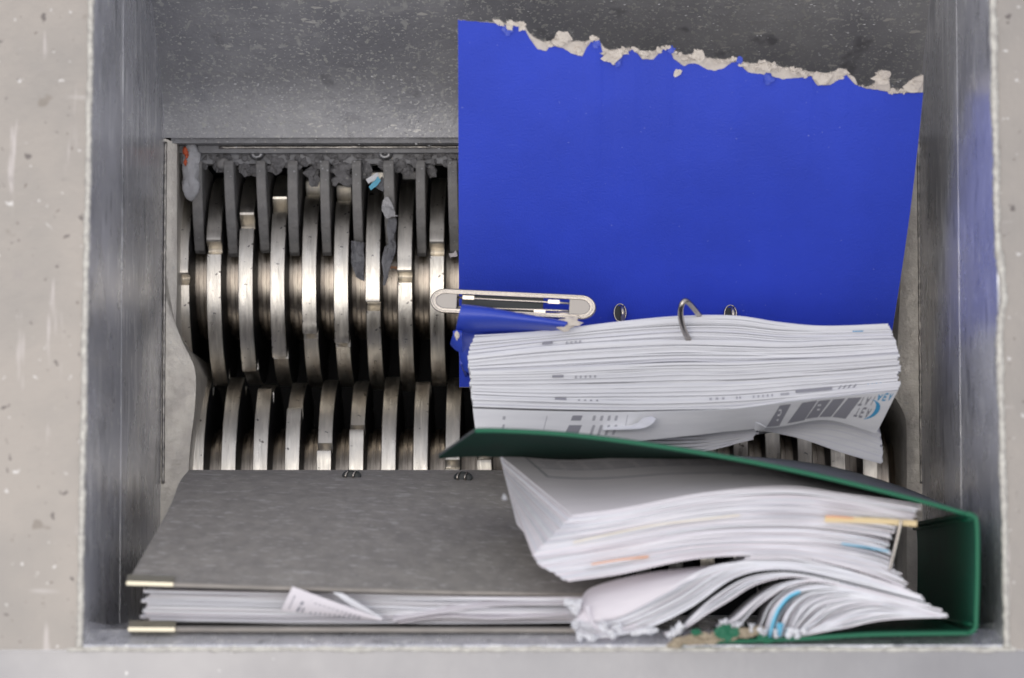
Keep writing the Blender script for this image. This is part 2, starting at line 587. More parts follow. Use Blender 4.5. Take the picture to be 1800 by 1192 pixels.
SH_O = wloc(sh)
tips_u = {-1: 3, 0: -14, 1: -28, 2: -39, 3: -55, 4: -49, 5: 16, 6: 3, 7: -11}
tips_l = {0: -75, 1: 10, 2: -60, 3: -43, 4: -17, 5: -28, 6: 8, 7: 20, 8: -6}
gapw = PITCH - DW
sp_me = spacer_mesh(0.0475, gapw * 0.985)
for (yy, mir, tips, off, lab) in ((YU, False, tips_u, 0.0, 'rear shaft'), (YL, True, tips_l, -0.5, 'front shaft')):
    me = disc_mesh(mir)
    n0, n1 = -1, 21
    vs, fs = tube_data([Vector((P(300, 500, ZC).x - 0.02, yy, ZC)), Vector((P(1620, 500, ZC).x + 0.02, yy, ZC))], 0.036, 24)
    shaft = mesh('cutter_shaft', vs, fs, M['spacer'], sh, True)
    shaft['label'] = 'ground steel cutter shaft, ' + lab
    so = wloc(shaft)
    for k in range(n0, n1 + (1 if off else 1)):
        x = X0 + (k + off) * PITCH
        if off and k == n0:
            continue
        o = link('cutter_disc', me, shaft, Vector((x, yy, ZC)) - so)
        key = k
        tip = tips.get(key, (-10 - 13 * (k - 7) if not mir else 20 - 17 * k) % 90 - 60)
        o.rotation_euler = (R(tip + rnd(-2, 2)), 0, 0)
        g = link('spacer_ring', sp_me, shaft, Vector((x + PITCH / 2, yy, ZC)) - so)

# comb fingers -----------------------------------------------------------
def finger_data():
    """local: y=0,z=0 at the root top; runs to -y and hooks down round the spacer"""
    L_ = P(950, 285, -0.37).y - P(950, 442, -0.405).y
    prof = [(0.004, -0.002), (0.0, 0.0), (-0.3 * L_, -0.006), (-0.65 * L_, -0.018), (-0.97 * L_, -0.034), (-L_, -0.040),
            (-0.97 * L_, -0.052), (-0.6 * L_, -0.065), (-0.2 * L_, -0.075), (0.004, -0.08)]
    w = 0.0078
    vs, fs = [], []
    n = len(prof)
    for x in (-w / 2, w / 2):
        for (y, z) in prof:
            vs.append((x, y, z))
    for i in range(n):
        j = (i + 1) % n
        fs.append((i, j, n + j, n + i))
    fs.append(tuple(range(n))[::-1])
    fs.append(tuple(n + i for i in range(n)))
    me = bpy.data.meshes.new('comb_finger')
    me.from_pydata(vs, [], fs)
    me.materials.append(M['comb'])
    b = bmesh_bevel(me, 0.0006)
    return b


def bmesh_bevel(me, w):
    import bmesh
    bm = bmesh.new()
    bm.from_mesh(me)
    bmesh.ops.bevel(bm, geom=bm.edges[:], offset=w, segments=1, affect='EDGES', profile=0.5)
    bmesh.ops.recalc_face_normals(bm, faces=bm.faces)
    bm.to_mesh(me)
    bm.free()
    return me


fme = finger_data()
for k in range(0, 23):
    x = X0 + (k - 0.5) * PITCH
    p = Vector((x, P(950, 289, -0.37).y, -0.372))
    o = link('comb_finger', fme, sh, p - SH_O)
    o.scale = (1 + rnd(-0.08, 0.08), 1 + rnd(-0.03, 0.03), 1)
    o.rotation_euler = (0, 0, R(rnd(-1.0, 1.0)))

# side plates with the two bearing bays
def side_plate(outer, inner, sgn):
    n = 60
    oc = cr([P(x, y, ZO + 0.001) for x, y in outer], n)
    ic = cr([P(x, y, ZO - 0.004) for x, y in inner], n)
    ic2 = [p + Vector((sgn * 0.0006, 0, -0.004)) for p in ic]
    dn = [Vector((p.x, p.y, -0.62)) for p in ic2]
    bo = [p + Vector((-sgn * 0.010, 0, 0)) for p in oc]
    g = [[a, b, c, d, e] for a, b, c, d, e in zip(bo, oc, ic, ic2, dn)]
    vs, fs = [], []
    m_ = 5
    for row in g:
        vs += row
    for i in range(n):
        for j in range(m_ - 1):
            q = (i * m_ + j, i * m_ + j + 1, (i + 1) * m_ + j + 1, (i + 1) * m_ + j)
            fs.append(q if sgn < 0 else q[::-1])
    o = mesh('side_plate', vs, fs, M['plate'], sh, True)
    o.data.set_sharp_from_angle(angle=R(40))
    return o


side_plate([(291, 244), (290, 400), (288, 600), (286, 800), (284, 1086)],
           [(311, 252), (311, 380), (311, 500), (309, 570), (312, 592), (333, 625), (344, 660), (342, 720), (335, 775), (331, 830), (326, 900), (318, 1086)], 1)
side_plate([(1614, 244), (1615, 400), (1617, 600), (1619, 800), (1621, 1086)],
           [(1600, 252), (1590, 380), (1583, 500), (1580, 560), (1577, 610), (1572, 650), (1570, 690), (1585, 718), (1593, 745), (1594, 800), (1594, 830), (1594, 1086)], -1)
for (a, b, c) in ((291.5, 287, 1), (1613.5, 1619, -1)):
    pts = [Vector((P(a + (b - a) * i / 120, 250 + 600 * i / 120, ZO).x, P(a, 250 + 600 * i / 120, ZO).y, ZO + 0.0016))
           + Vector((noise.noise(Vector((i * .5, c, 0))) * 0.0004, 0, 0)) for i in range(121)]
    vs, fs = tube_data(pts, 0.0012, 6)
    mesh('plate_edge', vs, fs, M['edge'], sh, True)

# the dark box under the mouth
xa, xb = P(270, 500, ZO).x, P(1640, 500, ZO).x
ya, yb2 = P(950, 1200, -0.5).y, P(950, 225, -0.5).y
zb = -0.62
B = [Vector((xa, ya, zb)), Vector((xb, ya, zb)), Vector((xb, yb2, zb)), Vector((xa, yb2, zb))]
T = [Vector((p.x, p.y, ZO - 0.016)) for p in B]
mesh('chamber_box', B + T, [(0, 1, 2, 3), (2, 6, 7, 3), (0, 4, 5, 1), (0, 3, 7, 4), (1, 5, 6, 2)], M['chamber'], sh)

# ------------------------------------------------------------------ lint and dust
import bmesh


def lump_data(c, r, sq=(1, 1, 1), amp=0.45, sub=2, fr=1.6):
    bm = bmesh.new()
    bmesh.ops.create_icosphere(bm, subdivisions=sub, radius=1)
    off = Vector((rnd(0, 50), rnd(0, 50), rnd(0, 50)))
    for v in bm.verts:
        d = 1 + amp * noise.noise(v.co * fr + off) * 1.6
        v.co = Vector((v.co.x * sq[0], v.co.y * sq[1], v.co.z * sq[2])) * r * d
    vs = [Vector(c) + v.co for v in bm.verts]
    fs = [tuple(v.index for v in f.verts) for f in bm.faces]
    bm.free()
    return vs, fs


ds = []
for i in range(620):
    px = rnd(345, 1590)
    k = abs(((px - 347) / 56.1 + 0.5) % 1 - 0.5)          # 0 at a finger, .5 between
    py = rnd(262, 291 + 9 * noise.noise(Vector((px * 0.02, 0, 0))) + (6 if k < 0.3 else 0))
    ds.append(lump_data(P(px, py, -0.386 + rnd(-0.003, 0.003)), rnd(0.0012, 0.0036), (1.2, 1, 0.7), 0.6, 1))
for (px, py, r) in ((390, 287, 0.006), (385, 292, 0.005), (430, 296, .005), (440, 298, .005), (450, 300, .004), (485, 292, 0.006),
                    (548, 305, .005), (552, 318, .0045), (603, 300, .007), (606, 314, .006), (592, 296, .003), (590, 318, .003),
                    (640, 300, .006), (700, 292, .006), (715, 300, .004), (760, 300, .004)):
    ds.append(lump_data(P(px, py, -0.388), r, (1, 1.1, 0.7), 0.6, 2))
vs, fs = join(ds)
lint = mesh('caked_lint', vs, fs, M['lint'], None, False)
lint['kind'] = 'stuff'
lint['label'] = 'grey paper dust caked along the comb under the ramp lip'
lint['category'] = 'dust'

def rampz(py):
    for (a, za), (b, zb_) in zip(rs, rs[1:]):
        if py >= b:
            return za + (zb_ - za) * max(0, (a - py) / (a - b))
    return rs[-1][1]


ds = []
for i in range(900):
    px, py = rnd(255, 1640), (rnd(-20, 262) if i % 3 else rnd(140, 240))
    f = max(0.0, min(1.0, (241 - py) / 431.0))
    z = rampz(py) + 0.0028
    if px < 290 + (240 - py) * 0.05 - 22 * f * 2:
        continue
    if py > 240:
        z = ZO - 0.0015
    r = rnd(0.0003, 0.0009)
    ds.append(lump_data(P(px, py, z), r, (1.4, 1, 0.5), 0.5, 1))
for i in range(160):
    px, py = rnd(330, 1590), rnd(283, 440)
    kx = X0 + (round((P(px, py, -.37).x - X0) / PITCH + 0.5) - 0.5) * PITCH
    z = -0.372 - 0.034 * ((py - 283) / 160) ** 1.4
    p = P(px, py, z + 0.0005)
    p.x = kx + rnd(-0.003, 0.003)
    ds.append(lump_data(p, rnd(0.0003, 0.0008), (1, 1, 0.5), 0.5, 1))
vs, fs = join(ds)
o = mesh('paper_crumbs', vs, fs, M['wad'], None, False)
o['kind'] = 'stuff'
o['label'] = 'tiny pale paper crumbs scattered over the ramp and comb'
o['category'] = 'crumbs'


def scrap(name, label, outline, z, m, t=0.0006, crumple=0.003, n=8, group=None, zf=None):
    """crumpled torn piece: outline in px (left side list, right side list pairs)"""
    ctr = P(outline[0][0], outline[0][1], z)
    g = []
    L_ = [P(a, b, z) for a, b, c, d in outline]
    R_ = [P(c, d, z) for a, b, c, d in outline]
    Lc, Rc = cr(L_, n * 2), cr(R_, n * 2)
    for i in range(n * 2 + 1):
        row = []
        for j in range(n + 1):
            p = Lc[i].lerp(Rc[i], j / n)
            q = noise.noise_vector(p * 90 + Vector((hash(name) % 7, 3, 1)))
            q2 = noise.noise_vector(p * 260)
            p = p + Vector((q2.x * 0.0012, q2.y * 0.0012, q.z * crumple * 2 + q2.z * crumple * 0.6))
            if zf:
                p.z += zf(i / (n * 2), j / n)
            row.append(p)
        g.append(row)
    vs, fs = slab_data(g, t)
    o = mesh(name, vs, fs, m, None, False, at=g[n][n // 2])
    o['label'] = label
    o['category'] = 'paper scrap' if 'wad' not in name else 'wad'
    if group:
        o['group'] = group
    return o


def tag(o, label, cat):
    o['label'] = label
    o['category'] = cat
    return o


# pale wad with a smear of orange at the upper left corner of the mouth
vs, fs = join([lump_data(P(336, 303, -0.374), 0.0105, (0.66, 1.7, 0.6), 0.2, 3, 1.3), lump_data(P(337, 276, -0.374), 0.0078, (0.85, 1.2, 0.8), 0.3, 3),
               lump_data(P(336, 328, -0.375), 0.0085, (0.80, 1.1, 0.8), 0.25, 3)])
wad = tag(mesh('paper_wad', vs, fs, M['wad'], None, True, at=P(333, 300, -0.388)),
          'pale grey wad with an orange smear, jammed at the left end of the comb', 'wad')
vs, fs = join([lump_data(P(326, 266, -0.3655), 0.0022, (1, 1.4, 0.8), 0.5, 2), lump_data(P(328, 275, -0.366), 0.0014, (1, 1.5, 0.8), 0.5, 2),
               lump_data(P(326, 285, -0.366), 0.0016, (0.8, 1.6, 0.8), 0.5, 2)])
mesh('orange_smear', vs, fs, M['red'], wad, True)
vs, fs = lump_data(P(392, 288, -0.377), 0.0050, (1, 1, 0.5), 0.3, 2)
tag(mesh('dust_pellet', vs, fs, M['comb'], None, True, at=P(392, 288, -0.377)), 'round grey dust pellet stuck left of the second comb finger', 'pellet')
scrap('paper_scrap', 'small white shred caught between two comb fingers, above the blue shred', [(644, 316, 648, 322), (652, 310, 657, 316), (662, 305, 666, 311)], -0.374, M['paper'], 0.0012, 0.002, 4)
scrap('paper_scrap', 'small bright blue shred caught between two comb fingers', [(649, 328, 653, 334), (657, 320, 662, 326), (664, 311, 670, 317)], -0.371, M['cyan'], 0.0008, 0.001, 4)
scrap('paper_scrap', 'short grey frayed shred beside the small blue shred', [(660, 330, 672, 336), (666, 320, 676, 328), (671, 310, 677, 316)], -0.376, M['foil'], 0.0008, 0.003, 4)
scrap('torn_strip', 'pale grey torn strip hanging over the comb finger below the blue shred', [(676, 346, 682, 346), (672, 362, 692, 366), (675, 378, 694, 376), (680, 384, 700, 380)], -0.372, M['wad'], 0.0008, 0.003, 6)
scrap('torn_strip', 'long ragged grey strip trailing down over the fingertip to the spacer rings', [(682, 384, 698, 384), (680, 400, 694, 408), (682, 425, 690, 420), (674, 440, 696, 432), (670, 465, 688, 462), (674, 485, 682, 484), (672, 500, 676, 502)], -0.383, M['foil'], 0.0008, 0.004, 7)
scrap('torn_strip', 'dark grey shred below a fingertip, wedged between two discs left of the ragged strip', [(618, 425, 640, 425), (617, 450, 640, 445), (620, 470, 640, 470), (626, 488, 640, 496)], -0.390, M['foil'], 0.0008, 0.004, 6)
scrap('paper_scrap', 'tiny orange scrap lying on the spacer ring under the ragged grey strip', [(682, 466, 683, 471), (690, 468, 691, 473), (698, 469, 698, 474)], -0.412, M['orange'], 0.0008, 0.001, 3)
scrap('paper_scrap', 'tiny pinkish scrap beside the blue cover edge above the spacer ring', [(788, 446, 790, 452), (796, 444, 800, 452), (803, 440, 806, 450)], -0.40, M['paper2'], 0.001, 0.002, 3)

# ------------------------------------------------------------------ blue binder
blue = thing('blue_binder', 'bright blue binder cover with its upper edge torn ragged, leaning at the back', 'binder', P(1190, 570, -0.26))


def zc(y):
    t = (y - 35) / 535.0
    return -0.120 - 0.137 * t


def bx_l(y):
    return 805 + 2.0 * (y / 570)


def bx_r(y):
    return 1623 - (y - 160) * 0.129 + (4 * math.sin((y - 160) / 130.0) if y > 160 else 0)


def profpts(raw):
    return sorted([(780 + x / 1.765, y / 1.765) for x, y in raw])


inner = profpts([(42, 62), (100, 67), (160, 72), (200, 80), (235, 76), (252, 92), (265, 118), (290, 153), (318, 160), (330, 142), (350, 146), (370, 150), (400, 168), (430, 176), (442, 150),
                 (458, 128), (472, 119), (487, 140), (495, 178), (515, 190), (530, 205), (545, 178), (565, 165), (590, 152), (602, 168), (615, 184), (650, 186), (668, 165), (690, 147), (704, 160),
                 (712, 182), (745, 206), (770, 196), (790, 200), (815, 215), (840, 220), (870, 212), (890, 196), (912, 190), (930, 212), (945, 226), (1000, 232), (1050, 246), (1100, 242), (1140, 236),
                 (1150, 255), (1160, 266), (1200, 264), (1225, 248), (1250, 233), (1262, 248), (1275, 262), (1310, 275), (1350, 280), (1400, 291), (1440, 289), (1490, 288)])
outer = profpts([(42, 62), (100, 67), (160, 70), (200, 74), (240, 72), (252, 76), (262, 100), (280, 116), (310, 131), (340, 126), (348, 108), (370, 102), (385, 108), (395, 128), (440, 130), (458, 120), (470, 116), (487, 132),
                 (500, 150), (520, 156), (555, 150), (585, 150), (604, 158), (650, 160), (675, 152), (690, 143), (705, 146), (718, 166), (760, 172), (775, 165), (788, 152), (800, 160), (812, 178), (835, 182),
                 (880, 186), (905, 182), (925, 192), (950, 198), (975, 196), (990, 190), (1012, 194), (1035, 206), (1060, 210), (1100, 216), (1150, 226), (1190, 228), (1225, 218), (1250, 215), (1258, 232),
                 (1275, 240), (1285, 266), (1318, 270), (1338, 258), (1345, 222), (1360, 218), (1382, 232), (1384, 278), (1425, 284), (1442, 256), (1462, 240), (1492, 232)])


def interp(pr, x):
    if x <= pr[0][0]:
        return pr[0][1]
    for a, b in zip(pr, pr[1:]):
        if x <= b[0]:
            return a[1] + (b[1] - a[1]) * (x - a[0]) / max(1e-6, b[0] - a[0])
    return pr[-1][1]


NW = Vector((0, 0, 1))


def cover_grid(pr, rows, ncol, ybot, dz, jag):
    g = []
    for i in range(ncol + 1):
        u = i / ncol
        xt = bx_l(60) + (1623 - bx_l(60)) * u
        yt = interp(pr, xt) + jag * noise.noise(Vector((xt * 0.15, jag, 0))) + jag * 0.6 * noise.noise(Vector((xt * 0.5, jag, 5)))
        col = []
        for r in range(rows + 1):
            f = (r / rows)
            y = yt + (ybot - yt) * f
            xx = bx_l(y) + (bx_r(max(y, 160)) - bx_l(y)) * u
            bow = 0.006 * math.sin(math.pi * u) * math.sin(math.pi * min(1, f * 1.1))
            col.append(P(xx, y, zc(y) + dz + bow))
        g.append(col)
    return g


slab('cover_board', cover_grid(outer, 14, 420, 680, -0.0012, 1.3), 0.0016, M['core'], blue, False)
slab('cover_face', cover_grid(inner, 22, 420, 680, 0.0006, 1.1), 0.0007, M['blue'], blue, True)
# frayed tufts of board along the tear
def flake(c, r, asp, ang):
    """thin torn ply of board: an irregular fan, slightly cupped"""
    n_ = 11
    vs = [Vector(c) + Vector((0, 0, 0.0006))]
    for k in range(n_):
        a = 2 * math.pi * k / n_
        rr = r * rnd(0.55, 1.2)
        x, y = rr * math.cos(a) * asp, rr * math.sin(a) / asp
        vs.append(Vector(c) + Vector((x * math.cos(ang) - y * math.sin(ang), x * math.sin(ang) + y * math.cos(ang), rnd(-0.0004, 0.0009))))
    return vs, [(0, 1 + k, 1 + (k + 1) % n_) for k in range(n_)]


ds = []
for i in range(130):
    x = rnd(872, 1620)
    yo, yi = interp(outer, x), interp(inner, x)
    y = yo + rnd(-2, 1) + (yi - yo) * rnd(0, 0.9) ** 1.2
    ds.append(flake(P(x, y, zc(y) + 0.0010 + rnd(0, 0.0008)), rnd(0.0008, 0.0026), rnd(1.0, 1.7), rnd(-0.9, 0.5)))
for (x, y, r) in ((992, 66, .005), (985, 72, .005), (1075, 100, .006), (1082, 94, .004), (1226, 97, .005), (1191, 127, .003), (1345, 118, .004), (1446, 137, .006), (1548, 138, .006), (1554, 130, .004), (1606, 150, .006), (895, 46, .003), (917, 47, .003)):
    ds.append(flake(P(x, y, zc(y) + 0.0022), r, 1.2, rnd(-1, 1)))
    ds.append(flake(P(x + 2, y + 2, zc(y) + 0.0028), r * 0.6, 1.2, rnd(-1, 1)))
for i in range(160):
    x = rnd(872, 1620)
    y = interp(outer, x)
    a = rnd(0.3, 2.8)
    l_ = rnd(0.001, 0.004)
    p = P(x, y + 2, zc(y) + 0.001)
    w_ = Vector((0.00018, 0.00012, 0))
    q = p + Vector((math.cos(a) * l_, math.sin(a) * l_, rnd(0, 0.002)))
    ds.append(([p - w_, p + w_, q], [(0, 1, 2)]))
vs, fs = join(ds)
o = mesh('torn_fibres', vs, fs, M['core'], blue, False)
o['kind'] = 'stuff'
ds = []
for (x, y, r) in ((1048, 76, .003), (1085, 108, .003), (1350, 138, .0035), (893, 52, .003), (1180, 88, .0022), (1300, 106, .002)):
    ds.append(lump_data(P(x, y, zc(y) + 0.0026), r, (1, 1.2, 0.15), 0.6, 2))
for vs, fs in ds:
    mesh('foil_shred', vs, fs, M['bluefoil'], blue, False)
# the two ring slots low on the cover
for (sx, sy) in ((1090, 550), (1284, 552)):
    c = P(sx, sy, zc(sy) + 0.0070)
    vs, fs = [], []
    sg = 28
    for (rx, ry, h) in ((0.0050, 0.0085, 0), (0.0046, 0.0080, 0.0012), (0.0040, 0.0072, 0.0012), (0.0038, 0.0070, -0.0002)):
        for k in range(sg):
            a = 2 * math.pi * k / sg
            vs.append(c + Vector((rx * math.cos(a), ry * math.sin(a) * 0.85, h)))
    for i in range(3):
        for k in range(sg):
            fs.append((i * sg + k, i * sg + (k + 1) % sg, (i + 1) * sg + (k + 1) % sg, (i + 1) * sg + k))
    e = mesh('ring_slot', vs, fs, M['nickel'], blue, True)
    mesh('slot_hole_shade', [vs[3 * sg + k] for k in range(sg)], [tuple(range(sg))], M['plastic_slotshade'], e)  # closed dark disc, no opening: the shade inside the slot is its colour
    vs2, fs2 = tube_data([c + Vector((0.0015, -0.006, 0.0016)), c + Vector((0.002, 0.0, 0.0022)), c + Vector((0.0012, 0.005, 0.0016))], 0.0016, 8)
    mesh('slot_wire', vs2, fs2, M['nickel'], e, True)

# folded spine under the metal bar: a rolled board and a second flap
def roll(top, bot, zt, name, thick, nseg=26, rise=0.010):
    a = cr([P(x, y, zt) for x, y in top], nseg)
    b = cr([P(x, y, zt - 0.012) for x, y in bot], nseg)
    g = []
    for i in range(nseg + 1):
        row = []
        row.append(a[i] + Vector((0, -0.002, -0.014)))
        for j in range(11):
            f = j / 10
            p = a[i].lerp(b[i], f)
            p = p + Vector((0, 0, rise * math.sin(math.pi * f) ** 0.7))
            q = noise.noise_vector(p * 30)
            p = p + Vector((0, 0, q.z * 0.0012))
            row.append(p)
        g.append(row)
    return slab(name, g, thick, M['bluefoil'], blue, True)


roll([(812, 537), (860, 543), (920, 554), (1000, 568)], [(801, 582), (860, 580), (930, 580), (985, 580)], -0.162, 'folded_spine', 0.0022)
roll([(803, 582), (820, 576), (900, 578), (985, 582)], [(812, 640), (830, 655), (900, 652), (985, 640)], -0.193, 'spine_flap', 0.0022, rise=0.006)
roll([(797, 584), (802, 582), (806, 582), (812, 584)], [(793, 604), (800, 612), (806, 616), (814, 618)], -0.166, 'spine_corner', 0.002, 8, 0.003)
slab('spine_side', ruled(PP([(806, 590), (808, 610), (812, 640)], -0.200), PP([(812, 600), (816, 630), (822, 668)], -0.30), 10, 3), 0.0022, M['bluefoil'], blue)
for vs, fs in ([lump_data(P(1001, 567, -0.160), 0.0055, (1.5, 0.7, 0.4), 0.5, 2), lump_data(P(992, 572, -0.160), 0.004, (1, 0.9, 0.4), 0.6, 2),
               lump_data(P(803, 590, -0.160), 0.0022, (0.8, 1.3, 0.5), 0.4, 2)]):
    mesh('torn_spine_board', vs, fs, M['core'], blue, False)
# ring of the mechanism reaching out over the paper
rp = cr([P(1246, 575, -0.205), P(1228, 552, -0.170), P(1212, 533, -0.150), P(1203, 529, -0.145), P(1197, 540, -0.146), P(1197, 560, -0.152), P(1203, 582, -0.160), P(1212, 600, -0.168)], 40)
vs, fs = tube_data(rp, 0.0021, 10)
mesh('binder_ring', vs, fs, M['nickel'], blue, True)

# ------------------------------------------------------------------ metal compressor bar
bar = thing('compressor_bar', 'nickel plated file bar with rounded ends, lying over the discs at the blue cover edge', 'file clip', P(900, 530, -0.18))
ax = P(783, 529, -0.176)
bxp = P(1021, 540, -0.168)
ux = (bxp - ax).normalized()
uz = Vector((0, 0, 1))
uy = uz.cross(ux).normalized()
uz = ux.cross(uy)
LB = (bxp - ax).length
RB = 0.0108


def stadium(off, h, inset_x=0):
    pts = []
    r = RB - off
    for k in range(17):
        a = math.pi / 2 + math.pi * k / 16
        pts.append(ax + ux * (r * math.cos(a)) * 1.0 + uy * (r * math.sin(a) * 0.80) + uz * h)
    for k in range(17):
        a = -math.pi / 2 + math.pi * k / 16
        pts.append(bxp + ux * (r * math.cos(a)) + uy * (r * math.sin(a) * 0.80) + uz * h)
    return pts


rings = [stadium(0.0, -0.002), stadium(0.0, 0.0012), stadium(0.0007, 0.002), stadium(0.0018, 0.002), stadium(0.0024, 0.0012), stadium(0.003, 0.0016),
         stadium(0.0040, 0.0018), stadium(0.0046, 0.0008)]
vs, fs = [], []
n = 34
for r_ in rings:
    vs += r_
for i in range(len(rings) - 1):
    for k in range(n):
        fs.append((i * n + k, i * n + (k + 1) % n, (i + 1) * n + (k + 1) % n, (i + 1) * n + k))
mesh('bar_rim', vs, fs, M['nickel'], bar, True)
for (c, s) in ((ax, 1), (bxp, -1)):
    r = RB - 0.0044
    pts = [c + ux * (-s * r * math.sin(math.pi * k / 14)) + uy * (r * math.cos(math.pi * k / 14) * 0.8) for k in range(15)]
    pts += [c + ux * s * 0.008 - uy * r * 0.8, c + ux * s * 0.008 + uy * r * 0.8]
    tv = [p + uz * 0.0010 for p in pts] + [p - uz * 0.001 for p in pts]
    m_ = len(pts)
    mesh('end_pad', tv, [tuple(range(m_)), tuple(range(m_, 2 * m_))[::-1]] + [(i, (i + 1) % m_, m_ + (i + 1) % m_, m_ + i) for i in range(m_)], M['satin'], bar)
for (oy, w0, w1) in ((0.0030, 0.008, LB - 0.006), (-0.0040, 0.006, LB - 0.006), (-0.0062, 0.06, LB - 0.006)):
    pts = [ax + ux * (w0 + (w1 - w0) * i / 10) + uy * (oy * (1 - 0.25 * i / 10)) + uz * (-0.0005 - 0.001 * math.sin(i * 0.6)) for i in range(11)]
    vs, fs = tube_data(pts, 0.0008, 8)
    mesh('spring_wire', vs, fs, M['nickel'], bar, True)
for (fx, oy) in ((0.17, 0.0030), (0.80, 0.0028), (0.70, -0.0048)):
    c = ax + ux * (LB * fx) + uy * oy + uz * 0.0006
    vs, fs = box_data((0, 0, 0), (0.008, 0.0026, 0.0014))
    mesh('wire_clip', [c + ux * v[0] + uy * v[1] + uz * v[2] for v in vs], fs, M['nickel'], bar)
c = ax + ux * LB * 0.42 - uz * 0.003
vs, fs = box_data((0, 0, 0), (LB * 0.60, 0.0115, 0.003))
mesh('clip_backing', [c + ux * v[0] + uy * v[1] + uz * v[2] for v in vs], fs, M['plastic_slotshade'], bar)

# ------------------------------------------------------------------ sheets and print
GLYPH = {
    '0': [(0.1, 0, 0.9, 0), (0.9, 0, 0.9, 1), (0.9, 1, 0.1, 1), (0.1, 1, 0.1, 0)],
    '2': [(0, 1, 1, 1), (1, 1, 1, .5), (1, .5, 0, .5), (0, .5, 0, 0), (0, 0, 1, 0)],
    'S': [(1, 1, 0, 1), (0, 1, 0, .5), (0, .5, 1, .5), (1, .5, 1, 0), (1, 0, 0, 0)],
    'M': [(0, 0, 0, 1), (0, 1, .5, .4), (.5, .4, 1, 1), (1, 1, 1, 0)],
    'T': [(0, 1, 1, 1), (.5, 1, .5, 0)],
    'A': [(0, 0, .5, 1), (.5, 1, 1, 0), (.2, .4, .8, .4)],
    'E': [(1, 1, 0, 1), (0, 1, 0, 0), (0, 0, 1, 0), (0, .5, .8, .5)],
    '8': [(0, 0, 1, 0), (1, 0, 1, 1), (1, 1, 0, 1), (0, 1, 0, 0), (0, .5, 1, .5)],
    'I': [(.5, 0, .5, 1)],
}


def sample(g, u, v):
    ni, nj = len(g) - 1, len(g[0]) - 1
    a, b = max(0, min(0.9999, u)) * ni, max(0, min(0.9999, v)) * nj
    i, j = int(a), int(b)
    fu, fv = a - i, b - j
    p = g[i][j].lerp(g[i + 1][j], fu).lerp(g[i][j + 1].lerp(g[i + 1][j + 1], fu), fv)
    nn = gnormal(g, i, j)
    if nn.dot(CAM_LOC - p) < 0:
        nn = -nn
    return p, nn


def uvpatch(g, quads, off=0.0004):
    vs, fs = [], []
    for q in quads:
        (u0, v0), (u1, v1), (u2, v2), (u3, v3) = q
        k = max(1, int(abs(u1 - u0) * 40))
        b = len(vs)
        for i in range(k + 1):
            f = i / k
            for (uu, vv) in ((u0 + (u1 - u0) * f, v0 + (v1 - v0) * f), (u3 + (u2 - u3) * f, v3 + (v2 - v3) * f)):
                p, nn = sample(g, uu, vv)
                vs.append(p + nn * off)
        for i in range(k):
            fs.append((b + 2 * i, b + 2 * i + 2, b + 2 * i + 3, b + 2 * i + 1))
    return vs, fs


def rect(u0, v0, u1, v1):
    return ((u0, v0), (u1, v0), (u1, v1), (u0, v1))


def text_quads(s, u, v, w, h, pitch, th=0.18, slant=0.0):
    out = []
    for ch in s:
        for (a, b, c, d) in GLYPH.get(ch, []):
            A = Vector((a, b))
            B = Vector((c, d))
            dd = (B - A).normalized()
            nn = Vector((-dd.y, dd.x)) * th / 2
            q = []
            for p in (A - nn, B - nn, B + nn, A + nn):
                q.append((u + p.x * w + slant * p.y, v + p.y * h))
            out.append(tuple(q))
        u += pitch
    return out


def stripes(u0, u1, n_, v0, v1, fill=0.5, slant=0.0):
    out = []
    for i in range(n_):
        a = u0 + (u1 - u0) * i / n_
        b = a + (u1 - u0) / n_ * fill
        out.append(((a, v0), (b, v0), (b + slant, v1), (a + slant, v1)))
    return out


def lerpc(A, B, t):
    return [tuple(a + (b - a) * t for a, b in zip(p, q)) for p, q in zip(A, B)]


def setz(pts, z):
    return [(p[0], p[1], z) for p in pts]


# ---- upper stack hanging from the ring (belongs with the blue binder, lies loose in it)
stA = thing('paper_stack', 'thick stack of white printed sheets held by a ring in front of the blue cover', 'paper stack', P(1200, 700, -0.32))
T_ = [(833, 591), (950, 583), (1080, 567), (1190, 557), (1290, 556), (1370, 568), (1450, 574), (1560, 570)]
M_ = [(822, 628), (950, 612), (1080, 603), (1190, 598), (1290, 600), (1380, 604), (1470, 600), (1574, 598)]
M2 = [(826, 655), (950, 652), (1080, 645), (1190, 640), (1290, 640), (1380, 636), (1470, 633), (1579, 625)]
L_ = [(830, 700), (950, 705), (1080, 708), (1190, 708), (1300, 704), (1390, 696), (1480, 687), (1579, 678)]
L2 = [(830, 716), (950, 720), (1080, 722), (1190, 720), (1300, 716), (1385, 704), (1480, 694), (1577, 686)]
seq = []
for k in range(15):
    seq.append((lerpc(T_, M_, k / 15), -0.170))
for k in range(14):
    seq.append((lerpc(M_, M2, k / 14), -0.165))
for k in range(30):
    seq.append((lerpc(M2, L_, k / 30), -0.160))
for k in range(6):
    seq.append((lerpc(L_, L2, k / 6 * 1.0), -0.155))
gA = []
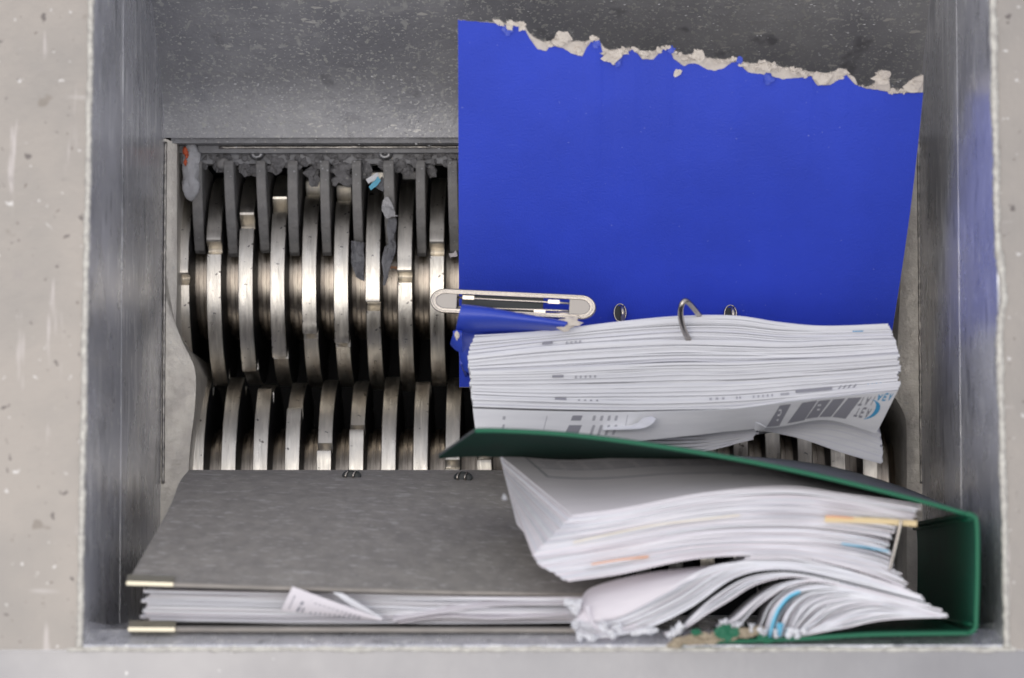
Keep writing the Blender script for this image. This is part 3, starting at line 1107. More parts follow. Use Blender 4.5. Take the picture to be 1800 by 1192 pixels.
for k, (c, z) in enumerate(seq):
    gk = k // 5
    jl = 3 * noise.noise(Vector((gk * 1.7, 0, 1))) * 1.6 + rnd(-1.5, 1.5)
    jr = 4 * noise.noise(Vector((gk * 1.3, 9, 1))) * 1.6 + rnd(-2, 2)
    jy = rnd(-1.2, 1.2)
    z = z + rnd(-0.0018, 0.0012)
    near = []
    for i, p in enumerate(c):
        u = i / (len(c) - 1)
        x = p[0] + (jl * (1 - u) + jr * u)
        y = p[1] + jy * math.sin(3 * u + k) * 0.8 + 1.8 * noise.noise(Vector((p[0] * 0.006, k * 0.35, 0))) + 1.3 * noise.noise(Vector((p[0] * 0.02, k * 0.8, 4)))
        near.append((x, y, z))
    s = k / (len(seq) - 1)
    dy = 48 + 6 * s
    far = [(960 + (x - 960) * 0.955 + (4 if i == 0 else 0) - (30 * s * s if i == len(near) - 1 else (10 * s * s if i == len(near) - 2 else 0)), y + dy, z - 0.125)
           for i, (x, y, z) in enumerate(near)]
    g = ruled(PP(near), PP(far), 40, 4, 0.0)
    m_ = (M['paper'], M['paper'], M['paper'], M['paper3'])[k % 4] if k % 7 else M['paper']
    o = slab('sheet', g, 0.00135 * rnd(0.65, 1.3), M['paper'] if k % 9 else M['paper3'], stA)
    gA.append((g, o))


def pr(idx, quads, m_=None):
    g, o = gA[idx]
    vs, fs = uvpatch(g, quads)
    mesh('print', vs, fs, m_ or M['ink'], o)


def uofx(x):
    return (x - 832) / 745.0


def edge_print(idx, spans, m_=None, vis=0.9, lean=0.0):
    """print that shows on the upturned edge strip of a sheet, as runs of short marks"""
    g, o = gA[idx]
    vs, fs = [], []
    for (xa_, xb_, n_, fill) in spans:
        for q in range(n_):
            u0 = uofx(xa_ + (xb_ - xa_) * q / n_)
            u1 = uofx(xa_ + (xb_ - xa_) * (q + fill) / n_)
            kk = max(1, int((u1 - u0) * 40))
            b = len(vs)
            for i in range(kk + 1):
                p, _ = sample(g, u0 + (u1 - u0) * i / kk, 0.0)
                vs.append(p + Vector((lean * 0.001, 0.0010 * vis, 0.0022)))
                vs.append(p + Vector((-lean * 0.001, -0.0010 * vis, 0.0022)))
            for i in range(kk):
                fs.append((b + 2 * i, b + 2 * i + 2, b + 2 * i + 3, b + 2 * i + 1))
    mesh('print', vs, fs, m_ or M['inkl'], o)


# faint printed lines on the sheets where a strip of them shows
def nearest(y, x=1000):
    best, bi = 1e9, 0
    for i, (c, z) in enumerate(seq):
        yy = interp([(p[0], p[1]) for p in c], x)
        if abs(yy - y) < best:
            best, bi = abs(yy - y), i
    return bi


edge_print(nearest(605, 950), [(942, 957, 1, 1)], M['ink'])
edge_print(nearest(602, 990), [(975, 1000, 4, 0.5)])
edge_print(nearest(662, 960), [(954, 970, 1, 1)], M['ink'])
edge_print(nearest(662, 1000), [(986, 1020, 5, 0.4)])
edge_print(nearest(702, 965), [(960, 976, 1, 1)], M['ink'], 1.3)
edge_print(nearest(704, 1010), [(992, 1026, 4, 0.35)], M['ink'], 1.2)
for sp_ in ((1204, 1236, 3, 0.4), (1250, 1262, 2, 0.5), (1282, 1330, 5, 0.35)):
    edge_print(nearest(703, 1220), [sp_])
edge_print(nearest(696, 1350), [(1340, 1358, 1, 1)], M['inkl'])
edge_print(nearest(688, 1410), [(1372, 1448, 1, 1)], M['ink'], 1.1)
edge_print(nearest(682, 1480), [(1462, 1498, 4, 0.35)], M['ink'], 1.2, 1)
edge_print(nearest(674, 1525), [(1516, 1544, 4, 0.45)], M['inkb'], 1.3, 1)
edge_print(nearest(583, 1515), [(1508, 1524, 1, 1)], M['inkb'], 0.3)

# the front sheets: fold down over the pack and twist out at the lower right corner
fr_near = [(831, 718, -0.153), (950, 722, -0.153), (1080, 724, -0.153), (1190, 722, -0.153), (1290, 718, -0.153), (1385, 706, -0.152), (1480, 696, -0.150), (1578, 687, -0.147)]
fr_far = [(838, 775, -0.160), (950, 780, -0.160), (1080, 778, -0.160), (1190, 768, -0.163), (1290, 757, -0.168), (1370, 750, -0.170), (1455, 738, -0.168), (1540, 762, -0.172)]
gF = ruled(PP(fr_near), PP(fr_far), 48, 6, 0.0)
front = slab('front_sheet', gF, 0.0005, M['paper'], stA)


def prF(quads, m_=None):
    vs, fs = uvpatch(gF, quads)
    mesh('print', vs, fs, m_ or M['ink'], front)


prF([((0.695, 0.10), (0.725, 0.10), (0.712, 0.95), (0.672, 0.95))], M['ink'])
prF([((0.755, 0.10), (0.795, 0.08), (0.785, 0.9), (0.735, 0.9))], M['ink'])
for i in range(3):
    a = 0.80 + i * 0.038
    prF([((a, 0.10), (a + 0.031, 0.10), (a + 0.022, 0.85), (a - 0.012, 0.85))], M['ink'])
prF(text_quads('S', 0.69, 0.30, 0.014, 0.4, 0.02, 0.18), M['paper'])
for i in range(3):
    prF(text_quads('S', 0.803 + i * 0.038, 0.30, 0.014, 0.4, 0.02, 0.18), M['paper'])
prF(text_quads('TAI', 0.92 - 0.012, 0.10, 0.008, 0.25, 0.013, 0.25) + text_quads('TEA', 0.912, 0.45, 0.008, 0.25, 0.013, 0.25), M['ink'])
for i_, ch_ in enumerate('AEA'):
    prF(text_quads(ch_, 0.945 + 0.016 * i_, 0.05, 0.010, 0.16, 0.016, 0.25), M['inkb'])
arc = []
for i in range(12):
    a0, a1 = -1.3 + i * 0.2, -1.3 + (i + 1) * 0.2
    w0 = 0.006 + 0.0075 * math.sin(math.pi * i / 12)
    w1 = 0.006 + 0.0075 * math.sin(math.pi * (i + 1) / 12)
    arc.append(((0.925 + 0.030 * math.cos(a0), 0.48 + 0.30 * math.sin(a0)), (0.925 + 0.030 * math.cos(a1), 0.48 + 0.30 * math.sin(a1)),
                (0.925 + (0.030 + w1) * math.cos(a1), 0.48 + 0.30 * math.sin(a1)), (0.925 + (0.030 + w0) * math.cos(a0), 0.48 + 0.30 * math.sin(a0))))
prF(arc, M['inkb'])
def uF(x):
    return (x - 832) / 746.0
prF([((uF(985), 0.12), (uF(999), 0.12), (uF(996), 0.28), (uF(982), 0.28)), ((uF(980), 0.42), (uF(998), 0.42), (uF(992), 0.72), (uF(973), 0.72))], M['ink'])
prF([((uF(1014 + 11 * i), 0.12), (uF(1018 + 11 * i), 0.12), (uF(1016 + 11 * i), 0.28), (uF(1012 + 11 * i), 0.28)) for i in range(4)]
    + [((uF(1013 + 11 * i), 0.42), (uF(1017 + 11 * i), 0.42), (uF(1012 + 11 * i), 0.74), (uF(1008 + 11 * i), 0.74)) for i in range(4)]
    + [((uF(886), 0.20), (uF(890), 0.20), (uF(889), 0.30), (uF(885), 0.30)), ((uF(885), 0.45), (uF(888), 0.45), (uF(884), 0.78), (uF(880), 0.78)),
       ((uF(948), 0.15), (uF(949), 0.15), (uF(941), 0.8), (uF(940), 0.8)), ((uF(1066), 0.1), (uF(1067), 0.1), (uF(1062), 0.6), (uF(1061), 0.6))], M['inkl'])

# splayed lower corner of the pack (a fan of sheets under the front one)
U_ = [(1325, 757), (1400, 742), (1470, 735), (1545, 762)]
D_ = [(1345, 756), (1412, 771), (1482, 795), (1552, 814)]
for k in range(26):
    t = k / 25
    c = lerpc(U_, D_, t)
    j = rnd(-3, 3)
    near = [(x + (j if i == 3 else 0), y, -0.195) for i, (x, y) in enumerate(c)]
    far = [(x - 4, y - 26, -0.225) for i, (x, y) in enumerate(c)]
    slab('splayed_sheet', ruled(PP(near), PP(far), 20, 2), 0.0014 * rnd(0.8, 1.3), M['paper'] if k % 5 else M['paper3'], stA)
# torn ends bunched below the front sheet
U2 = [(1060, 752), (1150, 756), (1240, 756), (1335, 757)]
D2 = [(1075, 790), (1160, 797), (1250, 791), (1318, 772)]
for k in range(20):
    t = k / 19
    c = lerpc(U2, D2, t)
    j = rnd(-10, 6)
    near = [(x + (j if i == 3 else 0), y + 1.2 * math.sin(k * 2.1 + i), -0.185) for i, (x, y) in enumerate(c)]
    far = [(x, y - 22, -0.26) for x, y in c]
    slab('bent_sheet', ruled(PP(near), PP(far), 16, 2), 0.0010, M['paper3'] if k % 3 else M['paper'], stA)


def curl(path, w, z, name, m_, parent, turns=1.0):
    a = cr([P(x, y, z) for x, y in path], 14)
    g = []
    for i, p in enumerate(a):
        row = []
        for j in range(9):
            th = turns * math.pi * (j / 8)
            row.append(p + Vector((0.0015 * math.sin(i), -w * math.cos(th) * 0.6, w * math.sin(th) * 0.7)) + noise.noise_vector(p * 120) * 0.001)
        g.append(row)
    return slab(name, g, 0.0005, m_, parent)


slab('torn_flap', ruled(PP([(1060, 756, -.153), (1100, 755, -.149), (1130, 753, -.145), (1147, 745, -.142), (1153, 736, -.144)]), PP([(1062, 750, -.158), (1100, 749, -.156), (1120, 744, -.152), (1130, 736, -.150), (1146, 732, -.150)]), 20, 5), 0.0005, M['paper'], stA)
slab('torn_flap', ruled(PP([(1328, 742, -.150), (1336, 745, -.148), (1346, 751, -.150)]), PP([(1326, 756, -.156), (1334, 757, -.155), (1342, 757, -.156)]), 8, 3), 0.0005, M['paper'], stA)

# ------------------------------------------------------------------ black binder, lower left
bk = thing('black_binder', 'dark grey fibre board binder with two nickel corner protectors, standing at the lower left', 'binder', P(660, 980, -0.26))
Lf = [(225, 1024, -0.020), (262, 960, -0.065), (298, 895, -0.125), (316, 850, -0.185), (333, 829, -0.230)]
Rf = [(1090, 1046, -0.050), (1092, 985, -0.095), (1096, 925, -0.15), (1100, 868, -0.20), (1106, 829, -0.232)]
Mf = [(620, 1036, -0.022), (640, 972, -0.068), (690, 905, -0.125), (715, 855, -0.185), (722, 829, -0.230)]
lc, mc, rc = cr(PP(Lf), 24), cr(PP(Mf), 24), cr(PP(Rf), 24)
g = []
for j in range(25):
    pts3 = [lc[j], mc[j], rc[j]]
    g.append(cr(pts3, 30))
gT = [[g[j][i] for j in range(25)] for i in range(31)]
slab('front_cover', gT, 0.0024, M['black'], bk)
ec = [gT[i][0] for i in range(31)]
vs, fs = tube_data([p + Vector((0, -0.0006, 0.0004)) for p in ec], 0.0015, 8)
mesh('cover_edge', vs, fs, M['blackedge'], bk, True)
# back cover
near_b = PP([(228, 1106, -0.016), (620, 1107, -0.016), (1090, 1108, -0.018)])
far_b = PP([(300, 1068, -0.26), (700, 1068, -0.26), (1100, 1068, -0.26)])
gB = ruled(near_b, far_b, 24, 6)
slab('back_cover', gB, 0.0024, M['black'], bk)
vs, fs = tube_data([gB[i][0] + Vector((0, -0.0002, 0.0004)) for i in range(25)], 0.0015, 8)
mesh('cover_edge', vs, fs, M['blackedge'], bk, True)
# spine at the bottom
slab('spine', ruled(PP([(333, 829, -0.233), (720, 829, -0.233), (1104, 829, -0.235)]), PP([(300, 1068, -0.264), (700, 1068, -0.264), (1100, 1068, -0.264)]), 10, 3),
     0.0024, M['black'], bk)
# corner protectors: folded nickel plates over the two corners
for (a, b, dz) in (((223, 1025, -0.0185), (305, 1027.5, -0.0185), 0), ((226, 1106, -0.0135), (308, 1106.5, -0.0135), 0)):
    A, B_ = P(*a), P(*b)
    d = (B_ - A).normalized()
    vs = []
    sec = [(0.0019, -0.010), (0.0021, 0.0006), (0.0012, 0.0020), (-0.0012, 0.0020), (-0.0021, 0.0006), (-0.0019, -0.012)]
    n_ = 6
    for i in range(n_ + 1):
        p = A.lerp(B_, i / n_)
        for (yy, zz) in sec:
            shear = -0.006 if zz < -0.005 else 0
            vs.append(p + Vector((0, yy + (0.0035 if (zz < -0.005 and yy > 0) else 0), zz + (0.006 if zz < -0.005 else 0))))
    fs = []
    m_ = len(sec)
    for i in range(n_):
        for j in range(m_ - 1):
            fs.append((i * m_ + j, (i + 1) * m_ + j, (i + 1) * m_ + j + 1, i * m_ + j + 1))
    fs += [tuple(range(m_)), tuple(n_ * m_ + j for j in range(m_))[::-1]]
    mesh('corner_protector', vs, fs, M['protector'], bk)
# ring slots at the foot of the cover
for (sx, sy) in ((618, 836), (814, 839)):
    c = P(sx, sy, -0.203)
    vs, fs = [], []
    sg = 24
    for (rx, ry, h) in ((0.0068, 0.0042, -0.001), (0.0064, 0.0038, 0.001), (0.0054, 0.0029, 0.001), (0.0050, 0.0027, 0.0)):
        for k in range(sg):
            a = 2 * math.pi * k / sg
            vs.append(c + Vector((rx * math.cos(a), ry * math.sin(a), h)))
    for i in range(3):
        for k in range(sg):
            fs.append((i * sg + k, i * sg + (k + 1) % sg, (i + 1) * sg + (k + 1) % sg, (i + 1) * sg + k))
    e = mesh('ring_slot', vs, fs, M['plastic_slotshade'], bk, True)
    mesh('slot_hole_shade', [vs[3 * sg + k] for k in range(sg)], [tuple(range(sg))], M['plastic_slotshade'], e)  # dark disc closing the slot, painting the shade of a hole
    for dx in (-0.0032, 0.0022):
        vs2, fs2 = tube_data(cr([c + Vector((dx, -0.0035, 0.0008)), c + Vector((dx - 0.001, 0, 0.003)), c + Vector((dx + 0.0008, 0.0035, 0.0008))], 8), 0.0007, 8)
        mesh('slot_wire', vs2, fs2, M['nickel'], e, True)

# sheets inside the black binder
stK = thing('paper_stack', 'pale mixed sheets pressed between the two covers of the dark grey binder', 'paper stack', P(640, 1070, -0.20))
U3 = [(262, 1038), (400, 1041), (520, 1043), (640, 1045), (760, 1048), (880, 1050), (1075, 1052)]
D3 = [(262, 1092), (400, 1094), (520, 1096), (640, 1096), (760, 1095), (880, 1094), (1075, 1094)]
NK = 40
for k in range(NK):
    t = k / (NK - 1)
    c = lerpc(U3, D3, t)
    jl = -10 + 16 * noise.noise(Vector((k // 4 * 1.73 + 0.4, 5.3, 5.1))) * 1.5 + rnd(-3, 3) + 6 * t
    jz = rnd(-0.006, 0.001)
    near = [(x + (jl if i == 0 else 0), y + 2.5 * noise.noise(Vector((x * 0.004, k * 0.5, 3))) + 2.0 * (1 if i > 3 else 0) * math.sin(k * .9), -0.031 + jz)
            for i, (x, y) in enumerate(c)]
    far = [(x * 0.93 + 66, y * 0.6 + 398, -0.21) for x, y, z in near]
    m_ = [M['paper2'], M['paper'], M['paper3'], M['paper2'], M['paper']][k % 5]
    slab('sheet', ruled(PP(near), PP(far), 26, 2), 0.00075 * rnd(0.6, 1.4), m_, stK)
# bulging sheet on the right half, slanting up
for (nr, fr_) in (([(690, 1092), (760, 1080), (860, 1066), (1000, 1060)], [(690, 1060), (780, 1040), (880, 1035), (1000, 1038)]),
                  ([(700, 1096), (780, 1084), (870, 1088), (1000, 1080)], [(700, 1070), (800, 1064), (880, 1064), (1000, 1060)])):
    slab('bulging_sheet', ruled(PP(setz(nr, -0.024)), PP(setz(fr_, -0.06)), 24, 4), 0.0005, M['paper2'], stK)
# dog-eared page sticking out, with print
dog = thing('folded_page', 'dog-eared printed white page poking out between the covers of the dark grey binder', 'page', P(580, 1070, -0.02))
gD = []
tl, bl, tr = P(514, 1031, -0.008), P(494, 1074, -0.022), P(673, 1089, -0.020)
br = P(668, 1091, -0.021)
for i in range(21):
    f = i / 20
    a = tl.lerp(tr, f) + Vector((0, 0, 0.002 * math.sin(f * 3.1)))
    b = bl.lerp(br, f)
    gD.append([a.lerp(b, j / 8) + Vector((0, 0, 0.0015 * math.sin(math.pi * j / 8))) for j in range(9)])
slab('page', gD, 0.0005, M['paper2'], dog)
qs = []
for i in range(11):
    u0 = 0.29 + i * 0.048
    qs += [((u0, 0.36 + 0.02 * i), (u0 + 0.020, 0.36 + 0.02 * i), (u0 + 0.014, 0.97), (u0 - 0.006, 0.97))]
for r_ in range(5):
    qs += [((0.06, 0.30 + r_ * 0.12), (0.075, 0.30 + r_ * 0.12), (0.073, 0.38 + r_ * 0.12), (0.058, 0.38 + r_ * 0.12))]
qs += [((0.155, 0.45), (0.185, 0.45), (0.18, 0.62), (0.15, 0.62)), ((0.15, 0.70), (0.18, 0.70), (0.172, 0.95), (0.142, 0.95)), ((0.20, 0.72), (0.22, 0.72), (0.215, 0.96), (0.195, 0.96)),
       ((0.245, 0.28), (0.25, 0.28), (0.245, 0.97), (0.24, 0.97))]
vs, fs = uvpatch(gD, qs)
mesh('print', vs, fs, M['ink'], dog)
tl, tr, bb = P(585, 1041, -0.012), P(602, 1043, -0.012), P(674, 1087, -0.019)
gE = [[tl.lerp(P(640, 1080, -0.02), i / 10).lerp(tr.lerp(bb, i / 10), j / 4) for j in range(5)] for i in range(11)]
slab('page_corner', gE, 0.0005, M['paper'], dog)

# ------------------------------------------------------------------ green binder, lower right
gb = thing('green_binder', 'open dark green binder standing on end at the lower right, its lower cover torn', 'binder', P(1450, 1000, -0.30))
tn = [(836, 757, -0.004), (880, 757, 0.0), (1000, 764, 0.004), (1150, 783, 0.006), (1300, 808, 0.006), (1450, 839, 0.006), (1600, 876, 0.006), (1697, 903, 0.006)]
tf = [(771, 803, -0.070), (860, 800, -0.10), (1000, 808, -0.13), (1150, 812, -0.15), (1300, 806, -0.17), (1450, 822, -0.19), (1580, 858, -0.21), (1662, 892, -0.24)]
gG = ruled(PP(tn), PP(tf), 48, 10, 0.0)
# outer face and lining are two skins of one board
def offs(g, d):
    out = []
    for i in range(len(g)):
        row = []
        for j in range(len(g[0])):
            nn = gnormal(g, i, j)
            if nn.y < 0:
                nn = -nn
            row.append(g[i][j] + nn * d)
        out.append(row)
    return out
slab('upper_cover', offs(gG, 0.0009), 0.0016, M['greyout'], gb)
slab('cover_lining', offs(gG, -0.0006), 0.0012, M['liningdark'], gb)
vs, fs = tube_data([gG[i][0] + Vector((0, 0, 0.0003)) for i in range(49)], 0.0014, 8)
mesh('cover_edge', vs, fs, M['greenhi'], gb, True)
# spine
sn = [(1697, 903, 0.006), (1710, 907, 0.006), (1717, 922, 0.006), (1718, 1000, 0.006), (1716, 1080, 0.006), (1714, 1104, 0.006), (1704, 1113, 0.006)]
sf = [(960 + (x - 960) * 0.865, 1051 + (y - 1051) * 0.865, -0.29) for x, y, z in sn]
gS = ruled(PP(sn), PP(sf), 30, 4)
slab('spine', gS, 0.0024, M['greenin'], gb)
vs, fs = tube_data([gS[i][0] + Vector((0, 0, 0.0004)) for i in range(31)], 0.0016, 8)
mesh('spine_edge', vs, fs, M['greenhi'], gb, True)
# spine hinge crease
vs, fs = tube_data([P(1708, 912, 0.004).lerp(P(1607, 930, -0.28), i / 6) for i in range(7)], 0.0012, 6)
mesh('hinge_crease', vs, fs, M['green'], gb, True)
vs, fs = tube_data([P(1708, 1098, 0.004).lerp(P(1607, 1080, -0.26), i / 6) for i in range(7)], 0.0012, 6)
mesh('hinge_crease', vs, fs, M['green'], gb, True)
# lower cover, torn at its left end
ln = [(1190, 1133, 0.004), (1260, 1128, 0.004), (1330, 1126, 0.004), (1420, 1122, 0.005), (1520, 1116, 0.006), (1620, 1114, 0.006), (1704, 1113, 0.006)]
lf = [(1255, 1102, -0.06), (1300, 1098, -0.10), (1350, 1094, -0.13), (1430, 1088, -0.16), (1510, 1082, -0.18), (1570, 1080, -0.20), (1612, 1078, -0.22)]
gL = ruled(PP(ln), PP(lf), 40, 8)
slab('lower_cover', gL, 0.0022, M['greenin'], gb)
vs, fs = tube_data([gL[i][0] + Vector((0, 0, 0.0004)) for i in range(6, 41)], 0.0014, 8)
mesh('cover_edge', vs, fs, M['greenhi'], gb, True)
ds = []
for i in range(46):
    t = i / 45
    x = 1183 + 150 * t
    y = 1131 - 22 * t + rnd(-5, 5)
    ds.append(lump_data(P(x, y, 0.006), rnd(0.0014, 0.0032), (1.8, 0.8, 0.7), 0.6, 2))
vs, fs = join(ds)
o = mesh('torn_board', vs, fs, M['tan'], gb, False)
ds = [lump_data(P(x, y, 0.009), r, (1.3, 1, 0.5), 0.7, 2) for (x, y, r) in ((1268, 1110, .0035), (1280, 1116, .0036), (1290, 1112, .003), (1277, 1104, .0025), (1225, 1112, .002), (1340, 1122, .0025), (1350, 1125, .0022))]
for vs, fs in ds:
    mesh('green_shred', vs, fs, M['greenhi'], gb, False)
# ring wires
for c in ([(1488, 868, -0.10), (1500, 856, -0.08), (1530, 855, -0.07), (1556, 866, -0.06), (1572, 884, -0.05)],
          [(1405, 845, -0.16), (1420, 836, -0.15), (1445, 840, -0.14), (1462, 856, -0.13)],
          [(1584, 915, 0.004), (1580, 935, 0.003), (1573, 965, 0.001), (1564, 1002, -0.002)]):
    vs, fs = tube_data(cr(PP(c), 24), 0.0011, 8)
    mesh('binder_ring', vs, fs, M['nickel'], gb, True)

# ---- its papers
stG = thing('paper_stack', 'thick fanned stack of white sheets in the green binder, lower ends torn and curling', 'paper stack', P(1280, 1000, -0.15))


def keyed(keys, counts, z, name, thick, mats, farfn, parent, nu=34, jl=3, jr=6, jy=1.0, nv=2):
    out = []
    kk = 0
    for a in range(len(keys) - 1):
        cnt = counts[a]
        for k in range(cnt):
            t = k / cnt
            c = lerpc(keys[a], keys[a + 1], t)
            l_, r_ = rnd(-jl, jl), rnd(-jr, jr)
            near = []
            for i, p in enumerate(c):
                u = i / (len(c) - 1)
                near.append((p[0] + l_ * (1 - u) ** 3 + (r_ + 7 * noise.noise(Vector((kk // 4 * 1.9, z * 70, 2)))) * u ** 3, p[1] + jy * noise.noise(Vector((p[0] * 0.008, kk * 0.45, z * 9))) * 3,
                             z + rnd(-0.0015, 0.0015)))
            far = farfn(near, (a + t) / (len(keys) - 1))
            m_ = mats[kk % len(mats)]
            out.append(slab(name, ruled(PP(near), PP(far), nu, nv), thick * rnd(0.5, 1.3), m_, parent))
            kk += 1
    return out


K0 = [(1006, 906), (1100, 893), (1240, 867), (1380, 856), (1480, 868), (1560, 880), (1614, 889)]
K1 = [(985, 930), (1090, 915), (1240, 890), (1380, 880), (1480, 890), (1560, 902), (1608, 912)]
K2 = [(938, 974), (1060, 952), (1230, 920), (1380, 912), (1470, 916), (1530, 922), (1568, 928)]
K3 = [(950, 995), (1070, 975), (1230, 952), (1380, 948), (1470, 958), (1530, 968), (1566, 980)]
K4 = [(998, 1021), (1090, 1008), (1230, 980), (1380, 976), (1470, 992), (1540, 1012), (1590, 1032)]


def farB(near, s):
    out = []
    n_ = len(near)
    fl = (882 + 30 * s, 800 + 120 * s)
    for i, (x, y, z) in enumerate(near):
        u = i / (n_ - 1)
        fx = x + (fl[0] - near[0][0]) * (1 - u) ** 1.2 - 4
        fy = y + (fl[1] - near[0][1]) * (1 - u) ** 1.6 - (4 + 14 * math.sin(math.pi * u)) * u ** 0.5 * (1 - s)
        out.append((fx, fy, z - 0.10 + 0.02 * s))
    return out


bs = keyed([K0, K1, K2, K3, K4], [9, 16, 15, 17], -0.008, 'sheet', 0.0008, [M['paper2'], M['paper'], M['paper2'], M['paper3'], M['paper']], farB, stG, nv=3)
# the last, lowest sheet of the upper bundle
near = setz(K4, -0.008)
slab('sheet', ruled(PP(near), PP(farB(near, 1.0)), 34, 3), 0.0012, M['paper2'], stG)
# printed frame on the top page
g0 = ruled(PP(setz(K0, -0.0068)), PP(farB(setz(K0, -0.0068), 0.0)), 34, 3)
qs = [((0.07, 0.62), (0.62, 0.36), (0.62, 0.375), (0.07, 0.645)), ((0.075, 0.99), (0.08, 0.99), (0.078, 0.63), (0.07, 0.63)),
      ((0.07, 0.80), (0.55, 0.66), (0.55, 0.67), (0.07, 0.81))]
for i in range(4):
    for j in range(9):
        a = 0.10 + j * 0.045
        v = 0.94 - i * 0.045 - j * 0.012
        qs.append(((a, v - 0.012), (a + rnd(0.02, 0.038), v - 0.012), (a + 0.036, v), (a, v)))
for j in range(7):
    a = 0.42 + j * 0.04
    qs.append(((a, 0.40 - 0.02 * j), (a + rnd(0.015, 0.03), 0.40 - 0.02 * j), (a + 0.03, 0.42 - 0.02 * j), (a, 0.42 - 0.02 * j)))
vs, fs = uvpatch(g0, qs, 0.0006)
mesh('print', vs, fs, M['inkl'], bs[0])
# manila divider and the orange edged sheet
def strip(name, pts, z, m_, dz=-0.03, t=0.0016):
    near = PP(setz(pts, z))
    far = PP([(x, y - 3, z + dz) for x, y in pts])
    return slab(name, ruled(near, far, 20, 1), t, m_, stG)


strip('manila_divider', [(1450, 913), (1500, 914), (1560, 917), (1612, 921)], -0.003, M['yellow'], t=0.0036)
strip('cream_sheet', [(1008, 954), (1060, 942), (1160, 922), (1300, 906)], -0.006, M['cream'], t=0.0010)
strip('orange_sheet', [(1040, 992), (1090, 984), (1140, 979)], -0.0045, M['orange'], t=0.0009)
strip('blue_edged_sheet', [(1480, 956), (1520, 962), (1562, 969)], -0.0045, M['cyan'], t=0.0007)
strip('orange_sheet', [(1452, 908), (1475, 909), (1500, 911)], -0.002, M['orange'], t=0.0009)

# right-hand lower run of the bundle
R0 = [(1320, 976), (1400, 980), (1470, 996), (1530, 1015), (1586, 1033)]
R1 = [(1290, 994), (1380, 990), (1460, 1004), (1540, 1030), (1620, 1050)]


def farV(near, s):
    return [(960 + (x - 960) * 0.955, 1051 + (y - 1051) * 0.955 - 6, z - 0.09) for (x, y, z) in near]


def farC(near, s):
    return [(960 + (x - 960) * 0.97, 1051 + (y - 1051) * 0.97 - 2, z - 0.06) for (x, y, z) in near]


keyed([R0, R1], [10], -0.004, 'sheet', 0.0008, [M['paper2'], M['paper']], farV, stG)
A_ = [(1016, 1088), (1035, 1092), (1090, 1082), (1170, 1040), (1260, 995), (1380, 990), (1500, 1008), (1620, 1048)]
A2 = [(1018, 1108), (1045, 1112), (1110, 1098), (1200, 1056), (1290, 1004), (1390, 997), (1510, 1020), (1618, 1052)]
B1 = [(1028, 1118), (1070, 1118), (1140, 1106), (1215, 1070), (1300, 1012), (1392, 1002), (1510, 1026), (1622, 1056)]
C1 = [(1176, 1126), (1196, 1108), (1222, 1080), (1260, 1048), (1320, 1016), (1400, 1008), (1510, 1032), (1628, 1062)]
C2 = [(1160, 1112), (1200, 1104), (1245, 1078), (1285, 1056), (1335, 1026), (1405, 1014), (1515, 1036), (1636, 1066)]
E1 = [(1268, 1102), (1292, 1090), (1318, 1066), (1345, 1044), (1378, 1026), (1430, 1019), (1530, 1042), (1650, 1072)]
E2 = [(1280, 1112), (1306, 1094), (1330, 1068), (1358, 1046), (1388, 1030), (1440, 1023), (1535, 1045), (1652, 1074)]
F1 = [(1330, 1116), (1340, 1096), (1352, 1068), (1372, 1046), (1402, 1030), (1460, 1028), (1545, 1048), (1652, 1077)]
F2 = [(1350, 1122), (1356, 1098), (1366, 1072), (1388, 1048), (1420, 1036), (1480, 1034), (1560, 1052), (1654, 1079)]
G1 = [(1386, 1126), (1390, 1104), (1402, 1076), (1424, 1054), (1456, 1044), (1512, 1044), (1576, 1060), (1655, 1081)]
H1 = [(1394, 1122), (1412, 1112), (1440, 1098), (1466, 1080), (1500, 1068), (1540, 1064), (1596, 1072), (1655, 1083)]
I1 = [(1400, 1120), (1430, 1114), (1465, 1108), (1500, 1102), (1530, 1094), (1566, 1088), (1612, 1086), (1656, 1085)]
PM = [M['paper'], M['paper2'], M['paper3'], M['paper']]
keyed([A_, A2, B1], [9, 8], 0.000, 'curled_sheet', 0.0008, PM, farC, stG, jl=5, jr=3)
keyed([C1, C2], [6], 0.001, 'curled_sheet', 0.0008, PM, farC, stG, jl=8, jr=5)
keyed([E1, E2], [6], 0.002, 'curled_sheet', 0.0008, PM, farC, stG, jl=9, jr=4)
keyed([F1, F2], [3], 0.002, 'curled_sheet', 0.0011, PM, farC, stG, jl=4, jr=4)
strip('blue_edged_sheet', [(1352, 1122), (1358, 1098), (1368, 1072), (1386, 1050), (1406, 1040)], 0.0045, M['cyan'], t=0.0019)
keyed([F2, G1], [1], 0.003, 'curled_sheet', 0.0014, [M['paper']], farC, stG, jl=0, jr=0)
keyed([lerpc(F2, G1, 0.35), G1, H1, I1], [7, 14, 13], 0.002, 'curled_sheet', 0.0008, PM, farC, stG, jl=6, jr=8)
# the pale face of the outermost curled sheet
fu = [(1018, 1062), (1036, 1036), (1090, 1018), (1150, 1006), (1220, 998), (1290, 990)]
fl = [(1016, 1088), (1040, 1092), (1090, 1082), (1150, 1052), (1210, 1020), (1280, 994)]
g = []
a, b = cr(PP(setz(fu, -0.030)), 30), cr(PP(setz(fl, 0.0)), 30)
for i in range(31):
    g.append([a[i].lerp(b[i], j / 8) + Vector((0, 0, 0.006 * math.sin(math.pi * j / 8))) for j in range(9)])
slab('curled_face', g, 0.0006, M['paper2'], stG)
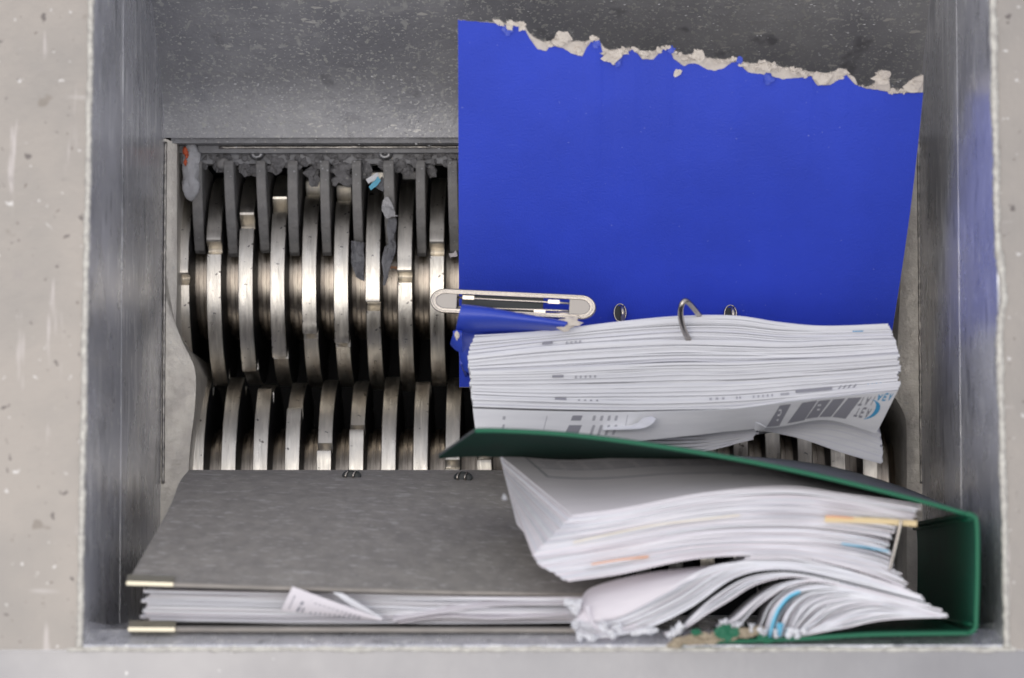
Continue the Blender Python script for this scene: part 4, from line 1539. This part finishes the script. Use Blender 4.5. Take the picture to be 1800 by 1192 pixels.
# side of the rolled-under left end
fl2 = [(1018, 1062), (1014, 1080), (1020, 1105), (1040, 1126), (1066, 1128), (1090, 1112)]
fl3 = [(1034, 1064), (1036, 1080), (1046, 1098), (1064, 1106), (1090, 1104), (1120, 1098)]
slab('rolled_end', ruled(PP(setz(fl2, -0.020)), PP(setz(fl3, 0.004)), 24, 4), 0.0008, M['paper2'], stG)
# dark blue sheet deep in the gap
slab('blue_sheet', ruled(PP([(1326, 1110, -0.03), (1340, 1085, -0.03), (1356, 1064, -0.03)]), PP([(1345, 1112, -0.05), (1356, 1090, -0.05), (1366, 1070, -0.05)]), 10, 2), 0.0006, M['navy'], stG)


def tuft(px, py, z, w, h, ang, m_=None):
    w, h = w * 1.5, h * 0.7
    """torn tongue of paper: narrow crumpled strip"""
    c, s = math.cos(ang), math.sin(ang)
    g = []
    n_ = 9
    seed = Vector((rnd(0, 90), rnd(0, 90), 0))
    for i in range(n_):
        t = i / (n_ - 1)
        row = []
        ww = w * (1 - 0.55 * t) * (0.8 + 0.5 * noise.noise(seed + Vector((t * 3, 0, 0))))
        for j in range(5):
            q = (j / 4 - 0.5) * ww
            nx = noise.noise_vector(seed + Vector((t * 2.5, j * 0.6, 1)))
            row.append(P(px + c * h * t - s * q + nx.x * 3, py + s * h * t + c * q + nx.y * 3, z + nx.z * 0.006 - 0.003 * math.cos(j * 1.5)))
        g.append(row)
    return slab('torn_end', g, 0.0005, m_ or M['paper'], stG)


for a in ((1020, 1066, -0.004, 18, -42, 0.25), (1018, 1076, -0.002, 14, -30, 0.6), (1016, 1098, 0.0, 16, -16, 0.1), (1022, 1112, 0.002, 14, 22, 1.9),
          (1066, 1096, 0.008, 20, 22, 2.2), (1075, 1108, 0.008, 16, 22, 1.4), (1040, 1116, 0.006, 20, 16, 1.7), (1082, 1098, 0.010, 14, 26, 1.0),
          (1110, 1112, 0.004, 12, 66, -0.12), (1186, 1106, 0.006, 12, -26, -0.9), (1200, 1098, 0.006, 14, -40, -0.8),
          (1275, 1098, 0.006, 16, -16, 0.3), (1290, 1098, 0.006, 14, 20, 2.2), (1298, 1094, 0.006, 12, 18, 1.8),
          (1322, 1096, 0.008, 12, 22, 1.7), (1334, 1104, 0.008, 12, 18, 0.9), (1345, 1106, 0.008, 12, 16, 1.8),
          (1388, 1104, 0.008, 14, 26, 1.7), (1398, 1106, 0.008, 14, 24, 1.3), (1410, 1104, 0.008, 14, 18, 1.0),
          (1365, 1106, 0.008, 12, 22, 1.6)):
    tuft(*a)
tuft(1372, 1096, 0.010, 9, 30, 1.65, M['cyan'])
tuft(890, 872, -0.03, 8, 12, 2.5, M['paper'])
